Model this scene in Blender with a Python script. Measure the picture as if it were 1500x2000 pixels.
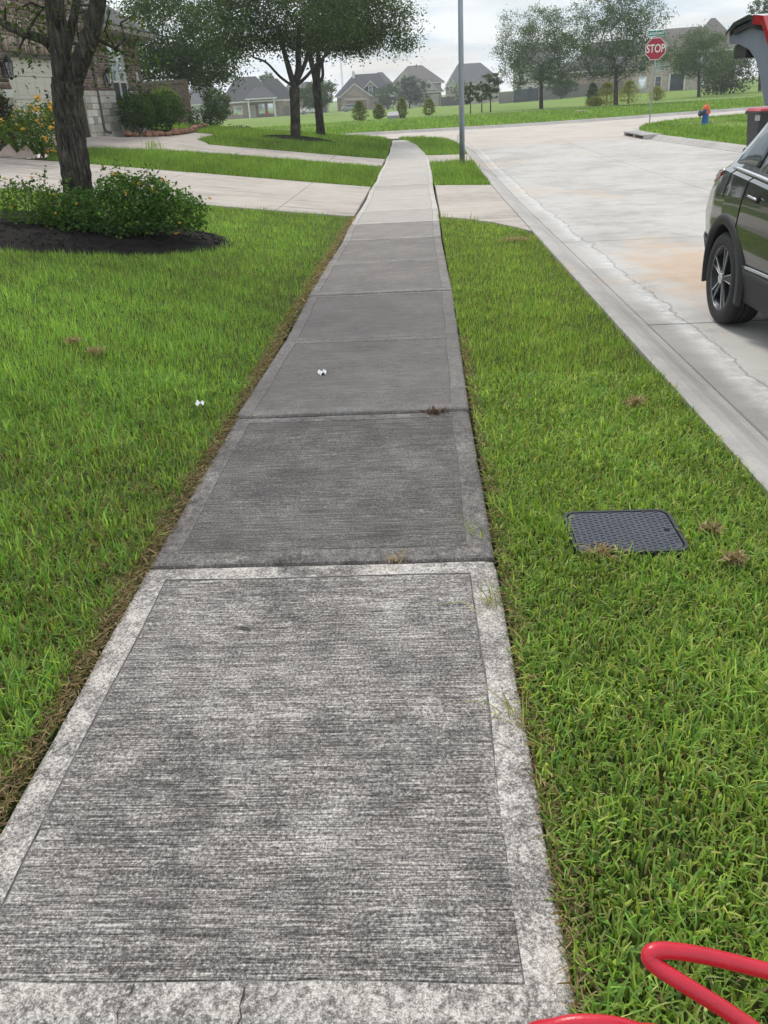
import bpy, bmesh, math, random
import numpy as np
from mathutils import Vector, Matrix
from mathutils.geometry import delaunay_2d_cdt

for _o in list(bpy.data.objects):
    bpy.data.objects.remove(_o)
SC = bpy.context.scene
COL = SC.collection
R = math.radians

# ------------------------------------------------------------------ camera
# World frame: +Y runs along the sidewalk, +X towards the street, Z up, metres.
CAM_H = 1.52
FOCAL = 1620.0          # in pixels of the 1500 x 2000 photograph
HORIZON = (820.0, 186.0)
ROLL = R(3.3)


def _camera_axes():
    p1 = Vector((HORIZON[0] - 750, HORIZON[1] - 1000, FOCAL))
    p2 = Vector((HORIZON[0] - 750 + math.cos(ROLL), HORIZON[1] - 1000 - math.sin(ROLL), FOCAL))
    down = p1.cross(p2).normalized()
    if down.y < 0:
        down = -down
    fw = p1.normalized()
    rt = down.cross(fw)
    if rt.x < 0:
        rt = -rt
    return rt, fw, -down


AX, AY, AZ = _camera_axes()


def ray(px, py):
    d = Vector((px - 750, py - 1000, FOCAL))
    return Vector((AX.dot(d), AY.dot(d), AZ.dot(d)))


def atY(px, py, Y):
    d = ray(px, py)
    return Vector((0, 0, CAM_H)) + d * (Y / d.y)


def atX(px, py, X):
    d = ray(px, py)
    return Vector((0, 0, CAM_H)) + d * (X / d.x)


def toward(px, py, dist):
    d = ray(px, py)
    k = dist / math.hypot(d.x, d.y)
    return Vector((0, 0, CAM_H)) + d * k


cam_data = bpy.data.cameras.new('camera')
cam = bpy.data.objects.new('camera', cam_data)
COL.objects.link(cam)
cam_data.sensor_fit = 'HORIZONTAL'
cam_data.sensor_width = 36.0
cam_data.lens = 36.0 * FOCAL / 1500.0
cam_data.clip_start = 0.05
cam_data.clip_end = 6000
_r = Vector((AX.x, AY.x, AZ.x))
_u = -Vector((AX.y, AY.y, AZ.y))
_b = -Vector((AX.z, AY.z, AZ.z))
cam.matrix_world = Matrix(((_r.x, _u.x, _b.x, 0), (_r.y, _u.y, _b.y, 0), (_r.z, _u.z, _b.z, CAM_H), (0, 0, 0, 1)))
SC.camera = cam

# ------------------------------------------------------------------ sky, sun, exposure
SUN_EL, SUN_AZ = R(50), R(-20)      # azimuth from +Y towards +X
world = bpy.data.worlds.new('World')
SC.world = world
world.use_nodes = True
wn = world.node_tree
wn.nodes.clear()


def nd(nt, kind, **kw):
    n = nt.nodes.new(kind)
    for k, v in kw.items():
        if k.startswith('i_'):
            n.inputs[k[2:].replace('_', ' ')].default_value = v
        else:
            setattr(n, k, v)
    return n


def lk(nt, a, b):
    nt.links.new(a, b)


def mathn(nt, op, a, b=None, c=None, clamp=False):
    n = nt.nodes.new('ShaderNodeMath')
    n.operation = op
    n.use_clamp = clamp
    for i, v in enumerate((a, b, c)):
        if v is None:
            continue
        if isinstance(v, (int, float)):
            n.inputs[i].default_value = v
        else:
            nt.links.new(v, n.inputs[i])
    return n.outputs[0]


def mixc(nt, fac, a, b, blend='MIX'):
    n = nt.nodes.new('ShaderNodeMix')
    n.data_type = 'RGBA'
    n.blend_type = blend
    for sock, v in ((n.inputs[0], fac), (n.inputs[6], a), (n.inputs[7], b)):
        if isinstance(v, (int, float)):
            sock.default_value = v
        elif isinstance(v, (tuple, list)):
            sock.default_value = (v[0], v[1], v[2], 1)
        else:
            nt.links.new(v, sock)
    return n.outputs[2]


def ramp(nt, fac, stops):
    n = nt.nodes.new('ShaderNodeValToRGB')
    el = n.color_ramp.elements
    while len(el) < len(stops):
        el.new(0.5)
    for e, (p, c) in zip(el, stops):
        e.position = p
        e.color = (c[0], c[1], c[2], 1) if isinstance(c, (tuple, list)) else (c, c, c, 1)
    if not isinstance(fac, (int, float)):
        nt.links.new(fac, n.inputs[0])
    return n.outputs[0]


sky = nd(wn, 'ShaderNodeTexSky', sky_type='NISHITA', sun_disc=False, sun_elevation=SUN_EL, sun_rotation=SUN_AZ,
         altitude=20, air_density=1.2, dust_density=2.5, ozone_density=1.0)
tc = nd(wn, 'ShaderNodeTexCoord')
sep = nd(wn, 'ShaderNodeSeparateXYZ')
lk(wn, tc.outputs['Generated'], sep.inputs[0])
zz = mathn(wn, 'ADD', mathn(wn, 'MAXIMUM', sep.outputs[2], 0.0), 0.13)
cmb = nd(wn, 'ShaderNodeCombineXYZ')
lk(wn, mathn(wn, 'DIVIDE', sep.outputs[0], zz), cmb.inputs[0])
lk(wn, mathn(wn, 'DIVIDE', sep.outputs[1], zz), cmb.inputs[1])
cn = nd(wn, 'ShaderNodeTexNoise', i_Scale=0.9, i_Detail=7.0, i_Roughness=0.56, i_Distortion=0.3)
lk(wn, cmb.outputs[0], cn.inputs['Vector'])
cn2 = nd(wn, 'ShaderNodeTexNoise', i_Scale=1.5, i_Detail=6.0, i_Roughness=0.5)
lk(wn, cmb.outputs[0], cn2.inputs['Vector'])
cloud_col = ramp(wn, cn2.outputs['Fac'], [(0.36, (7.9, 9.5, 11.0)), (0.56, (11.7, 12.1, 12.4))])
cover = ramp(wn, cn.outputs['Fac'], [(0.33, 0.62), (0.56, 1.0)])
low = ramp(wn, sep.outputs[2], [(0.0, 0.75), (0.06, 0.0)])
cloud_col = mixc(wn, low, cloud_col, (12.6, 12.8, 12.9))
cover = mathn(wn, 'MAXIMUM', cover, low)
skyc = mixc(wn, cover, sky.outputs[0], cloud_col)
bg = nd(wn, 'ShaderNodeBackground', i_Strength=0.094)
lk(wn, skyc, bg.inputs[0])
lk(wn, bg.outputs[0], nd(wn, 'ShaderNodeOutputWorld').inputs[0])

sun_data = bpy.data.lights.new('sun', 'SUN')
sun = bpy.data.objects.new('sun', sun_data)
COL.objects.link(sun)
sun_data.energy = 2.1
sun_data.angle = R(14)
sun_data.color = (1.0, 0.955, 0.88)
_sd = Vector((math.sin(SUN_AZ) * math.cos(SUN_EL), math.cos(SUN_AZ) * math.cos(SUN_EL), math.sin(SUN_EL)))
sun.rotation_euler = _sd.to_track_quat('Z', 'Y').to_euler()
sun.location = (0, 0, 60)

SC.view_settings.view_transform = 'Standard'
SC.view_settings.look = 'None'
SC.view_settings.exposure = 0.0
SC.view_settings.gamma = 1.0
SC.view_settings.use_curve_mapping = False
try:
    SC.cycles.use_denoising = True
    SC.cycles.max_bounces = 6
    SC.cycles.diffuse_bounces = 3
    SC.cycles.glossy_bounces = 3
    SC.cycles.transmission_bounces = 3
    SC.cycles.volume_bounces = 0
    SC.cycles.transparent_max_bounces = 6
except Exception:
    pass


# ------------------------------------------------------------------ object helpers
def tag(o, label=None, category=None, group=None, kind=None):
    if label:
        o['label'] = label
    if category:
        o['category'] = category
    if group:
        o['group'] = group
    if kind:
        o['kind'] = kind
    return o


def empty(name, loc=(0, 0, 0), rz=0.0):
    o = bpy.data.objects.new(name, None)
    COL.objects.link(o)
    o.location = loc
    o.rotation_euler = (0, 0, rz)
    o.empty_display_size = 0.2
    return o


def link_mesh(name, me, mat=None, parent=None, loc=None):
    o = bpy.data.objects.new(name, me)
    COL.objects.link(o)
    if mat is not None:
        for m in (mat if isinstance(mat, (list, tuple)) else [mat]):
            me.materials.append(m)
    if parent is not None:
        o.parent = parent
    if loc is not None:
        o.location = loc
    return o


def np_mesh(name, verts, faces_flat, loop_starts, loop_totals, smooth=False, attrs=None, mat_idx=None):
    me = bpy.data.meshes.new(name)
    nv, nl, nf = len(verts), len(faces_flat), len(loop_starts)
    me.vertices.add(nv)
    me.vertices.foreach_set('co', np.ascontiguousarray(verts, dtype=np.float32).ravel())
    me.loops.add(nl)
    me.loops.foreach_set('vertex_index', np.ascontiguousarray(faces_flat, dtype=np.int32))
    me.polygons.add(nf)
    me.polygons.foreach_set('loop_start', np.ascontiguousarray(loop_starts, dtype=np.int32))
    me.polygons.foreach_set('loop_total', np.ascontiguousarray(loop_totals, dtype=np.int32))
    if smooth:
        me.polygons.foreach_set('use_smooth', np.ones(nf, dtype=bool))
    if mat_idx is not None:
        me.polygons.foreach_set('material_index', np.ascontiguousarray(mat_idx, dtype=np.int32))
    me.update(calc_edges=True)
    for k, v in (attrs or {}).items():
        if v.ndim == 2:
            a = me.attributes.new(k, 'FLOAT_COLOR', 'POINT')
            a.data.foreach_set('color', np.ascontiguousarray(v, dtype=np.float32).ravel())
        else:
            a = me.attributes.new(k, 'FLOAT', 'POINT')
            a.data.foreach_set('value', np.ascontiguousarray(v, dtype=np.float32))
    return me


class MB:
    """collects simple solids and builds them as ONE mesh object"""

    def __init__(s):
        s.v, s.f, s.m = [], [], []
        s.cur = 0

    def add(s, verts, faces):
        n = len(s.v)
        s.v += [tuple(p) for p in verts]
        s.f += [tuple(n + i for i in f) for f in faces]
        s.m += [s.cur] * len(faces)
        return s

    def box(s, c, d, rz=0.0, ry=0.0, rx=0.0):
        hx, hy, hz = d[0] / 2, d[1] / 2, d[2] / 2
        pts = [Vector((x, y, z)) for z in (-hz, hz) for y in (-hy, hy) for x in (-hx, hx)]
        if rx or ry or rz:
            M = Matrix.Rotation(rz, 3, 'Z') @ Matrix.Rotation(ry, 3, 'Y') @ Matrix.Rotation(rx, 3, 'X')
            pts = [M @ p for p in pts]
        c = Vector(c)
        return s.add([p + c for p in pts], [(0, 2, 3, 1), (4, 5, 7, 6), (0, 1, 5, 4), (2, 6, 7, 3), (0, 4, 6, 2), (1, 3, 7, 5)])

    def b2(s, lo, hi):
        return s.box([(a + b) / 2 for a, b in zip(lo, hi)], [b - a for a, b in zip(lo, hi)])

    def hexa(s, p):
        return s.add(p, [(0, 3, 2, 1), (4, 5, 6, 7), (0, 1, 5, 4), (1, 2, 6, 5), (2, 3, 7, 6), (3, 0, 4, 7)])

    def poly(s, pts):
        return s.add(pts, [tuple(range(len(pts)))])

    def prism(s, pts, off):
        """closed polygon (list of 3d points) swept by the vector off"""
        n = len(pts)
        off = Vector(off)
        a = [Vector(p) for p in pts]
        b = [p + off for p in a]
        f = [tuple(range(n))[::-1], tuple(range(n, 2 * n))]
        f += [(i, (i + 1) % n, n + (i + 1) % n, n + i) for i in range(n)]
        return s.add(a + b, f)

    def tube(s, path, rad, n=8, cap=True, closed=False):
        path = [Vector(p) for p in path]
        if isinstance(rad, (int, float)):
            rad = [rad] * len(path)
        up = Vector((0, 0, 1))
        rings = []
        prev = None
        for i, p in enumerate(path):
            if closed:
                t = (path[(i + 1) % len(path)] - path[i - 1])
            else:
                t = path[min(i + 1, len(path) - 1)] - path[max(i - 1, 0)]
            if t.length < 1e-9:
                t = Vector((0, 0, 1))
            t.normalize()
            if prev is None:
                a = t.cross(up if abs(t.z) < 0.95 else Vector((1, 0, 0)))
            else:
                a = prev - t * prev.dot(t)
            if a.length < 1e-6:
                a = t.orthogonal()
            a.normalize()
            prev = a
            b = t.cross(a)
            rings.append([p + (a * math.cos(2 * math.pi * k / n) + b * math.sin(2 * math.pi * k / n)) * rad[i] for k in range(n)])
        m = len(rings)
        faces = []
        for i in range(m if closed else m - 1):
            j = (i + 1) % m
            for k in range(n):
                faces.append((i * n + k, i * n + (k + 1) % n, j * n + (k + 1) % n, j * n + k))
        if cap and not closed:
            faces.append(tuple(range(n))[::-1])
            faces.append(tuple((m - 1) * n + k for k in range(n)))
        return s.add([q for r in rings for q in r], faces)

    def lathe(s, prof, c=(0, 0, 0), n=16, axis='Z', cap=True):
        """prof: list of (radius, height)"""
        c = Vector(c)
        vs = []
        for r, h in prof:
            for k in range(n):
                a = 2 * math.pi * k / n
                q = (r * math.cos(a), r * math.sin(a), h)
                if axis == 'X':
                    q = (q[2], q[0], q[1])
                elif axis == 'Y':
                    q = (q[0], q[2], q[1])
                vs.append(c + Vector(q))
        m = len(prof)
        fs = []
        for i in range(m - 1):
            for k in range(n):
                q = (i * n + k, i * n + (k + 1) % n, (i + 1) * n + (k + 1) % n, (i + 1) * n + k)
                fs.append(q[::-1] if axis == 'Y' else q)
        if cap:
            fs.append(tuple(range(n))[::-1])
            fs.append(tuple((m - 1) * n + k for k in range(n)))
        return s.add(vs, fs)

    def build(s, name, mat=None, parent=None, org=None, smooth=False, bevel=0.0, loc=None, seg=2):
        me = bpy.data.meshes.new(name)
        vs = s.v
        if org is not None:
            vs = [(p[0] - org[0], p[1] - org[1], p[2] - org[2]) for p in vs]
        me.from_pydata(vs, [], s.f)
        o = link_mesh(name, me, mat, parent, loc)
        if isinstance(mat, (list, tuple)) and len(mat) > 1:
            me.polygons.foreach_set('material_index', s.m)
        if smooth:
            me.polygons.foreach_set('use_smooth', [True] * len(me.polygons))
        me.update()
        bm = bmesh.new()
        bm.from_mesh(me)
        bmesh.ops.recalc_face_normals(bm, faces=bm.faces)
        if bevel > 0:
            es = [e for e in bm.edges if len(e.link_faces) == 2 and e.calc_face_angle(0) > 0.5]
            bmesh.ops.bevel(bm, geom=es, offset=bevel, segments=seg, affect='EDGES', profile=0.6, clamp_overlap=True)
        bm.to_mesh(me)
        bm.free()
        return o


def children(o):
    return [c for c in bpy.data.objects if c.parent == o]


def copy_tree(o, parent=None, kids=None):
    c = o.copy()
    COL.objects.link(c)
    c.parent = parent
    for ch in (kids(o) if kids else list(o.children)):
        copy_tree(ch, c)
    return c


# ------------------------------------------------------------------ terrain
def sstep(a, b, x):
    t = np.clip((np.asarray(x, dtype=float) - a) / (b - a), 0, 1)
    return t * t * (3 - 2 * t)


def walk_z(Y):
    Y = np.asarray(Y, dtype=float)
    return -0.19 * np.clip(Y / 17, -0.3, 1) + 0.07 * sstep(22, 36, Y)


def street_z(Y):
    return walk_z(Y) - 0.17


def T(X, Y):
    X = np.asarray(X, dtype=float)
    Y = np.asarray(Y, dtype=float)
    z = walk_z(Y)
    r = np.minimum(0.125 * np.maximum(0, -1.15 - X), 1.1)
    z = z + r * (1 - sstep(36, 49, Y))
    z = z - 0.03 * sstep(0.3, 1.44, X) * (1 - sstep(36, 40, Y))
    z = z - 0.85 * sstep(90, 230, Y) * (1 - sstep(8, 40, X)) + 0.35 * sstep(85, 150, Y) * sstep(8, 40, X)
    return z


def Tz(x, y):
    return float(T(x, y))


def G(px, py, off=0.0):
    """the point of the terrain seen at a pixel of the photograph"""
    z = 0.0
    d = ray(px, py)
    p = Vector((0, 0, 0))
    for _ in range(80):
        t = (z + off - CAM_H) / min(d.z, -1e-4)
        p = Vector((0, 0, CAM_H)) + d * t
        z = 0.5 * z + 0.5 * Tz(p.x, p.y)
    return p


# ------------------------------------------------------------------ materials
MATS = {}


def new_mat(name):
    m = bpy.data.materials.new(name)
    m.use_nodes = True
    nt = m.node_tree
    b = nt.nodes['Principled BSDF']
    MATS[name] = m
    return m, nt, b


def simple(name, col, rough=0.6, metal=0.0, var=0.12, scale=8.0, bump=0.0, bscale=60.0, spec=0.5, coat=0.0):
    m, nt, b = new_mat(name)
    g = nd(nt, 'ShaderNodeNewGeometry')
    n = nd(nt, 'ShaderNodeTexNoise', i_Scale=scale, i_Detail=6.0, i_Roughness=0.6)
    lk(nt, g.outputs['Position'], n.inputs['Vector'])
    lo = tuple(c * (1 - var) for c in col)
    hi = tuple(min(1, c * (1 + var)) for c in col)
    lk(nt, ramp(nt, n.outputs['Fac'], [(0.3, lo), (0.7, hi)]), b.inputs['Base Color'])
    b.inputs['Roughness'].default_value = rough
    b.inputs['Metallic'].default_value = metal
    b.inputs['Specular IOR Level'].default_value = spec
    b.inputs['Coat Weight'].default_value = coat
    if bump > 0:
        n2 = nd(nt, 'ShaderNodeTexNoise', i_Scale=bscale, i_Detail=5.0)
        lk(nt, g.outputs['Position'], n2.inputs['Vector'])
        bp = nd(nt, 'ShaderNodeBump', i_Strength=bump, i_Distance=0.01)
        lk(nt, n2.outputs['Fac'], bp.inputs['Height'])
        lk(nt, bp.outputs[0], b.inputs['Normal'])
    return m


def leafy(name, trans=0.35, rough=0.55):
    """leaf or blade: colour from the 'col' attribute, some light passing through"""
    m, nt, b = new_mat(name)
    a = nd(nt, 'ShaderNodeAttribute', attribute_name='col')
    lk(nt, a.outputs['Color'], b.inputs['Base Color'])
    b.inputs['Roughness'].default_value = rough
    b.inputs['Specular IOR Level'].default_value = 0.12
    tr = nd(nt, 'ShaderNodeBsdfTranslucent')
    lk(nt, mixc(nt, 1.0, a.outputs['Color'], (1.5, 1.6, 0.7), 'MULTIPLY'), tr.inputs['Color'])
    mx = nd(nt, 'ShaderNodeMixShader')
    mx.inputs[0].default_value = trans
    lk(nt, b.outputs[0], mx.inputs[1])
    lk(nt, tr.outputs[0], mx.inputs[2])
    lk(nt, mx.outputs[0], nt.nodes['Material Output'].inputs['Surface'])
    return m


def walk_material(name, smooth=False):
    m, nt, b = new_mat(name)
    g = nd(nt, 'ShaderNodeNewGeometry')
    P = g.outputs['Position']
    st = nd(nt, 'ShaderNodeAttribute', attribute_type='OBJECT', attribute_name='stain').outputs['Fac']
    ct = nd(nt, 'ShaderNodeAttribute', attribute_type='OBJECT', attribute_name='contrast').outputs['Fac']

    def noise(scale, detail=6.0, rough=0.6, vec=None, dist=0.0):
        n = nd(nt, 'ShaderNodeTexNoise', i_Scale=scale, i_Detail=detail, i_Roughness=rough, i_Distortion=dist)
        lk(nt, vec or P, n.inputs['Vector'])
        return n.outputs['Fac']

    def stretch(sx, sy, sz):
        mp = nd(nt, 'ShaderNodeMapping')
        mp.inputs['Scale'].default_value = (sx, sy, sz)
        lk(nt, P, mp.inputs['Vector'])
        return mp.outputs[0]

    big = noise(2.3, 4.0, 0.55)
    mid = noise(9.0, 6.0, 0.65, dist=0.4)
    fine = noise(120.0, 6.0, 0.75)
    pit = noise(300.0, 3.0, 0.6)
    broom = noise(1.0, 3.0, 0.6, stretch(9.0, 230.0, 4.0))
    broom2 = noise(1.0, 2.0, 0.5, stretch(1.0, 70.0, 2.0))
    v = mathn(nt, 'MULTIPLY', mathn(nt, 'SUBTRACT', big, 0.5), 0.55)
    v = mathn(nt, 'ADD', v, mathn(nt, 'MULTIPLY', mathn(nt, 'SUBTRACT', mid, 0.5), 0.5))
    f = mathn(nt, 'MULTIPLY', mathn(nt, 'SUBTRACT', fine, 0.5), 2.2)
    f = mathn(nt, 'ADD', f, mathn(nt, 'MULTIPLY', mathn(nt, 'SUBTRACT', pit, 0.5), 1.1))
    if not smooth:
        f = mathn(nt, 'ADD', f, mathn(nt, 'MULTIPLY', mathn(nt, 'SUBTRACT', broom, 0.5), 1.5))
        f = mathn(nt, 'ADD', f, mathn(nt, 'MULTIPLY', mathn(nt, 'SUBTRACT', broom2, 0.5), 0.5))
    else:
        f = mathn(nt, 'ADD', mathn(nt, 'MULTIPLY', f, 0.95), mathn(nt, 'MULTIPLY', mathn(nt, 'SUBTRACT', noise(28.0, 6.0, 0.7, dist=0.5), 0.5), 1.1))
    v = mathn(nt, 'ADD', mathn(nt, 'MULTIPLY', mathn(nt, 'ADD', v, f), ct), st)
    if smooth:
        bd = nd(nt, 'ShaderNodeAttribute', attribute_type='OBJECT', attribute_name='band').outputs['Fac']
        pz = ramp(nt, noise(2.6, 6.0, 0.7, dist=0.6), [(0.34, 0.0), (0.58, 1.25)])
        v = mathn(nt, 'SUBTRACT', v, mathn(nt, 'MULTIPLY', bd, pz))
    c = ramp(nt, v, [(0.0, (0.66, 0.64, 0.61)), (0.22, (0.44, 0.42, 0.40)), (0.5, (0.19, 0.18, 0.175)), (0.78, (0.085, 0.081, 0.08)), (1.0, (0.042, 0.04, 0.04))])
    warm = noise(5.0, 5.0, 0.6)
    c = mixc(nt, mathn(nt, 'MULTIPLY', warm, 0.9), c, (1.05, 0.965, 0.90), 'MULTIPLY')
    lk(nt, c, b.inputs['Base Color'])
    b.inputs['Roughness'].default_value = 0.88
    b.inputs['Specular IOR Level'].default_value = 0.25
    h = mathn(nt, 'ADD', mathn(nt, 'MULTIPLY', fine, 0.6), mathn(nt, 'MULTIPLY', pit, 0.4))
    if not smooth:
        h = mathn(nt, 'ADD', h, mathn(nt, 'MULTIPLY', broom, 0.9))
    bp = nd(nt, 'ShaderNodeBump', i_Strength=0.55, i_Distance=0.004)
    lk(nt, h, bp.inputs['Height'])
    lk(nt, bp.outputs[0], b.inputs['Normal'])
    return m


def paving(name, col, dark, stain=(0.5, 0.36, 0.24), stain_amt=0.0, broom_axis=None, var=1.0, gutter=None, rust=None):
    """broad light concrete; gutter=(x0,x1) puts the dark wet band and the white lime bloom of the street's edge there"""
    m, nt, b = new_mat(name)
    g = nd(nt, 'ShaderNodeNewGeometry')
    P = g.outputs['Position']

    def noise(scale, detail=6.0, rough=0.6, vec=None, dist=0.0):
        n = nd(nt, 'ShaderNodeTexNoise', i_Scale=scale, i_Detail=detail, i_Roughness=rough, i_Distortion=dist)
        lk(nt, vec or P, n.inputs['Vector'])
        return n.outputs['Fac']

    big = noise(0.55, 5.0, 0.6, dist=0.5)
    mid = noise(3.5, 6.0, 0.65)
    fine = noise(60.0, 5.0, 0.7)
    v = mathn(nt, 'ADD', mathn(nt, 'MULTIPLY', big, 0.9 * var), mathn(nt, 'ADD', mathn(nt, 'MULTIPLY', mid, 0.6 * var), mathn(nt, 'MULTIPLY', fine, 0.45 * var)))
    v = mathn(nt, 'SUBTRACT', v, 0.975 * var - 0.5)
    if broom_axis:
        mp = nd(nt, 'ShaderNodeMapping')
        mp.inputs['Scale'].default_value = broom_axis
        lk(nt, P, mp.inputs['Vector'])
        br = noise(1.0, 4.0, 0.6, mp.outputs[0])
        v = mathn(nt, 'ADD', v, mathn(nt, 'MULTIPLY', mathn(nt, 'SUBTRACT', br, 0.5), 1.5))
    c = ramp(nt, v, [(0.18, dark), (0.55, col), (0.85, tuple(min(1, x * 1.12) for x in col))])
    if stain_amt > 0:
        tan = ramp(nt, noise(0.32, 4.0, 0.55, dist=0.6), [(0.55, 0.0), (0.68, 1.0)])
        c = mixc(nt, mathn(nt, 'MULTIPLY', tan, stain_amt), c, stain)
    if gutter:
        sp = nd(nt, 'ShaderNodeSeparateXYZ')
        lk(nt, P, sp.inputs[0])
        wob = mathn(nt, 'ADD', sp.outputs[0], mathn(nt, 'MULTIPLY', mathn(nt, 'SUBTRACT', noise(1.3, 6.0, 0.7), 0.5), 0.34))
        near = ramp(nt, mathn(nt, 'DIVIDE', sp.outputs[1], 40.0), [(0.14, 1.0), (0.21, 0.35), (0.45, 0.12)])
        band = ramp(nt, mathn(nt, 'SUBTRACT', wob, gutter[0]), [(0.0, 0.9), (0.10, 0.7), (0.19, 0.0)])
        c = mixc(nt, mathn(nt, 'MULTIPLY', mathn(nt, 'MULTIPLY', band, near), 0.75), c, (0.20, 0.19, 0.185))
        d = mathn(nt, 'SUBTRACT', wob, gutter[1])
        lime = ramp(nt, mathn(nt, 'ABSOLUTE', d), [(0.0, 1.0), (0.03, 0.7), (0.11, 0.0)])
        lime = mathn(nt, 'MULTIPLY', lime, ramp(nt, noise(9.0, 6.0, 0.75), [(0.44, 0.0), (0.66, 1.0)]))
        c = mixc(nt, mathn(nt, 'MULTIPLY', lime, 0.75), c, (0.78, 0.79, 0.81))
        thin = ramp(nt, mathn(nt, 'ABSOLUTE', mathn(nt, 'SUBTRACT', d, 0.06)), [(0.0, 1.0), (0.008, 0.6), (0.016, 0.0)])
        c = mixc(nt, mathn(nt, 'MULTIPLY', thin, 0.6), c, (0.16, 0.14, 0.13))
    if rust:
        sp2 = nd(nt, 'ShaderNodeSeparateXYZ')
        lk(nt, P, sp2.inputs[0])
        ex = mathn(nt, 'POWER', mathn(nt, 'DIVIDE', mathn(nt, 'SUBTRACT', sp2.outputs[0], rust[0]), 0.8), 2.0)
        ey = mathn(nt, 'POWER', mathn(nt, 'DIVIDE', mathn(nt, 'SUBTRACT', sp2.outputs[1], rust[1]), 2.3), 2.0)
        rr0 = mathn(nt, 'ADD', mathn(nt, 'ADD', ex, ey), mathn(nt, 'MULTIPLY', mathn(nt, 'SUBTRACT', noise(2.2, 6.0, 0.65), 0.5), 3.0))
        c = mixc(nt, mathn(nt, 'MULTIPLY', ramp(nt, rr0, [(0.1, 1.0), (1.0, 0.0)]), 0.55), c, (0.60, 0.40, 0.24))
    lk(nt, c, b.inputs['Base Color'])
    b.inputs['Roughness'].default_value = 0.85
    b.inputs['Specular IOR Level'].default_value = 0.3
    bp = nd(nt, 'ShaderNodeBump', i_Strength=0.35, i_Distance=0.004)
    lk(nt, fine, bp.inputs['Height'])
    lk(nt, bp.outputs[0], b.inputs['Normal'])
    return m


def soil_mat(name, a, c2, scale=30.0, bump=0.8):
    m, nt, b = new_mat(name)
    g = nd(nt, 'ShaderNodeNewGeometry')
    n = nd(nt, 'ShaderNodeTexNoise', i_Scale=scale, i_Detail=8.0, i_Roughness=0.7)
    lk(nt, g.outputs['Position'], n.inputs['Vector'])
    n2 = nd(nt, 'ShaderNodeTexNoise', i_Scale=scale * 0.07, i_Detail=5.0, i_Roughness=0.6)
    lk(nt, g.outputs['Position'], n2.inputs['Vector'])
    v = mathn(nt, 'ADD', mathn(nt, 'MULTIPLY', n.outputs['Fac'], 0.6), mathn(nt, 'MULTIPLY', n2.outputs['Fac'], 0.4))
    lk(nt, ramp(nt, v, [(0.35, a), (0.65, c2)]), b.inputs['Base Color'])
    b.inputs['Roughness'].default_value = 0.95
    b.inputs['Specular IOR Level'].default_value = 0.15
    bp = nd(nt, 'ShaderNodeBump', i_Strength=bump, i_Distance=0.03)
    lk(nt, n.outputs['Fac'], bp.inputs['Height'])
    lk(nt, bp.outputs[0], b.inputs['Normal'])
    return m


M_WALK = walk_material('broomed_concrete')
M_BAND = walk_material('tooled_concrete_band', smooth=True)
M_DRIVE = paving('driveway_concrete', (0.49, 0.435, 0.385), (0.25, 0.215, 0.19), broom_axis=(0.7, 16.0, 1.0), var=0.8)
M_KERB = paving('kerb_concrete', (0.45, 0.425, 0.40), (0.27, 0.255, 0.245), stain=(0.5, 0.37, 0.27), stain_amt=0.55, var=0.9)
M_STREET = paving('street_concrete', (0.53, 0.505, 0.475), (0.31, 0.29, 0.27), stain=(0.58, 0.44, 0.33), stain_amt=0.55, var=0.95, rust=(2.95, 9.3), gutter=(1.80, 2.06))
M_CROSS = paving('cross_street_concrete', (0.55, 0.49, 0.44), (0.38, 0.335, 0.30), var=0.9)
M_JOINT = simple('joint_filler', (0.05, 0.043, 0.038), 0.95, var=0.4, scale=30)
M_JOINTL = simple('groove_grey', (0.17, 0.16, 0.155), 0.95, var=0.6, scale=25)  # grey tone of the tooled grooves between band and field
M_SOIL = soil_mat('lawn_soil', (0.045, 0.055, 0.018), (0.11, 0.12, 0.042), 40.0)
M_FAR = soil_mat('far_lawn_turf', (0.12, 0.195, 0.04), (0.235, 0.325, 0.07), 2.2, 0.5)
M_EARTH = soil_mat('bare_earth', (0.06, 0.045, 0.03), (0.15, 0.11, 0.075), 50.0)
M_MULCH = soil_mat('black_mulch', (0.010, 0.009, 0.008), (0.035, 0.030, 0.027), 60.0, 1.0)
M_GRASS = leafy('grass_blade', 0.38, 0.5)
M_LEAF = leafy('leaf', 0.34, 0.65)
M_STRAW = simple('dry_thatch', (0.42, 0.31, 0.18), 0.9, var=0.5, scale=40)

# ================================================================== THE SETTING
rng = np.random.default_rng(7)
random.seed(7)


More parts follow.
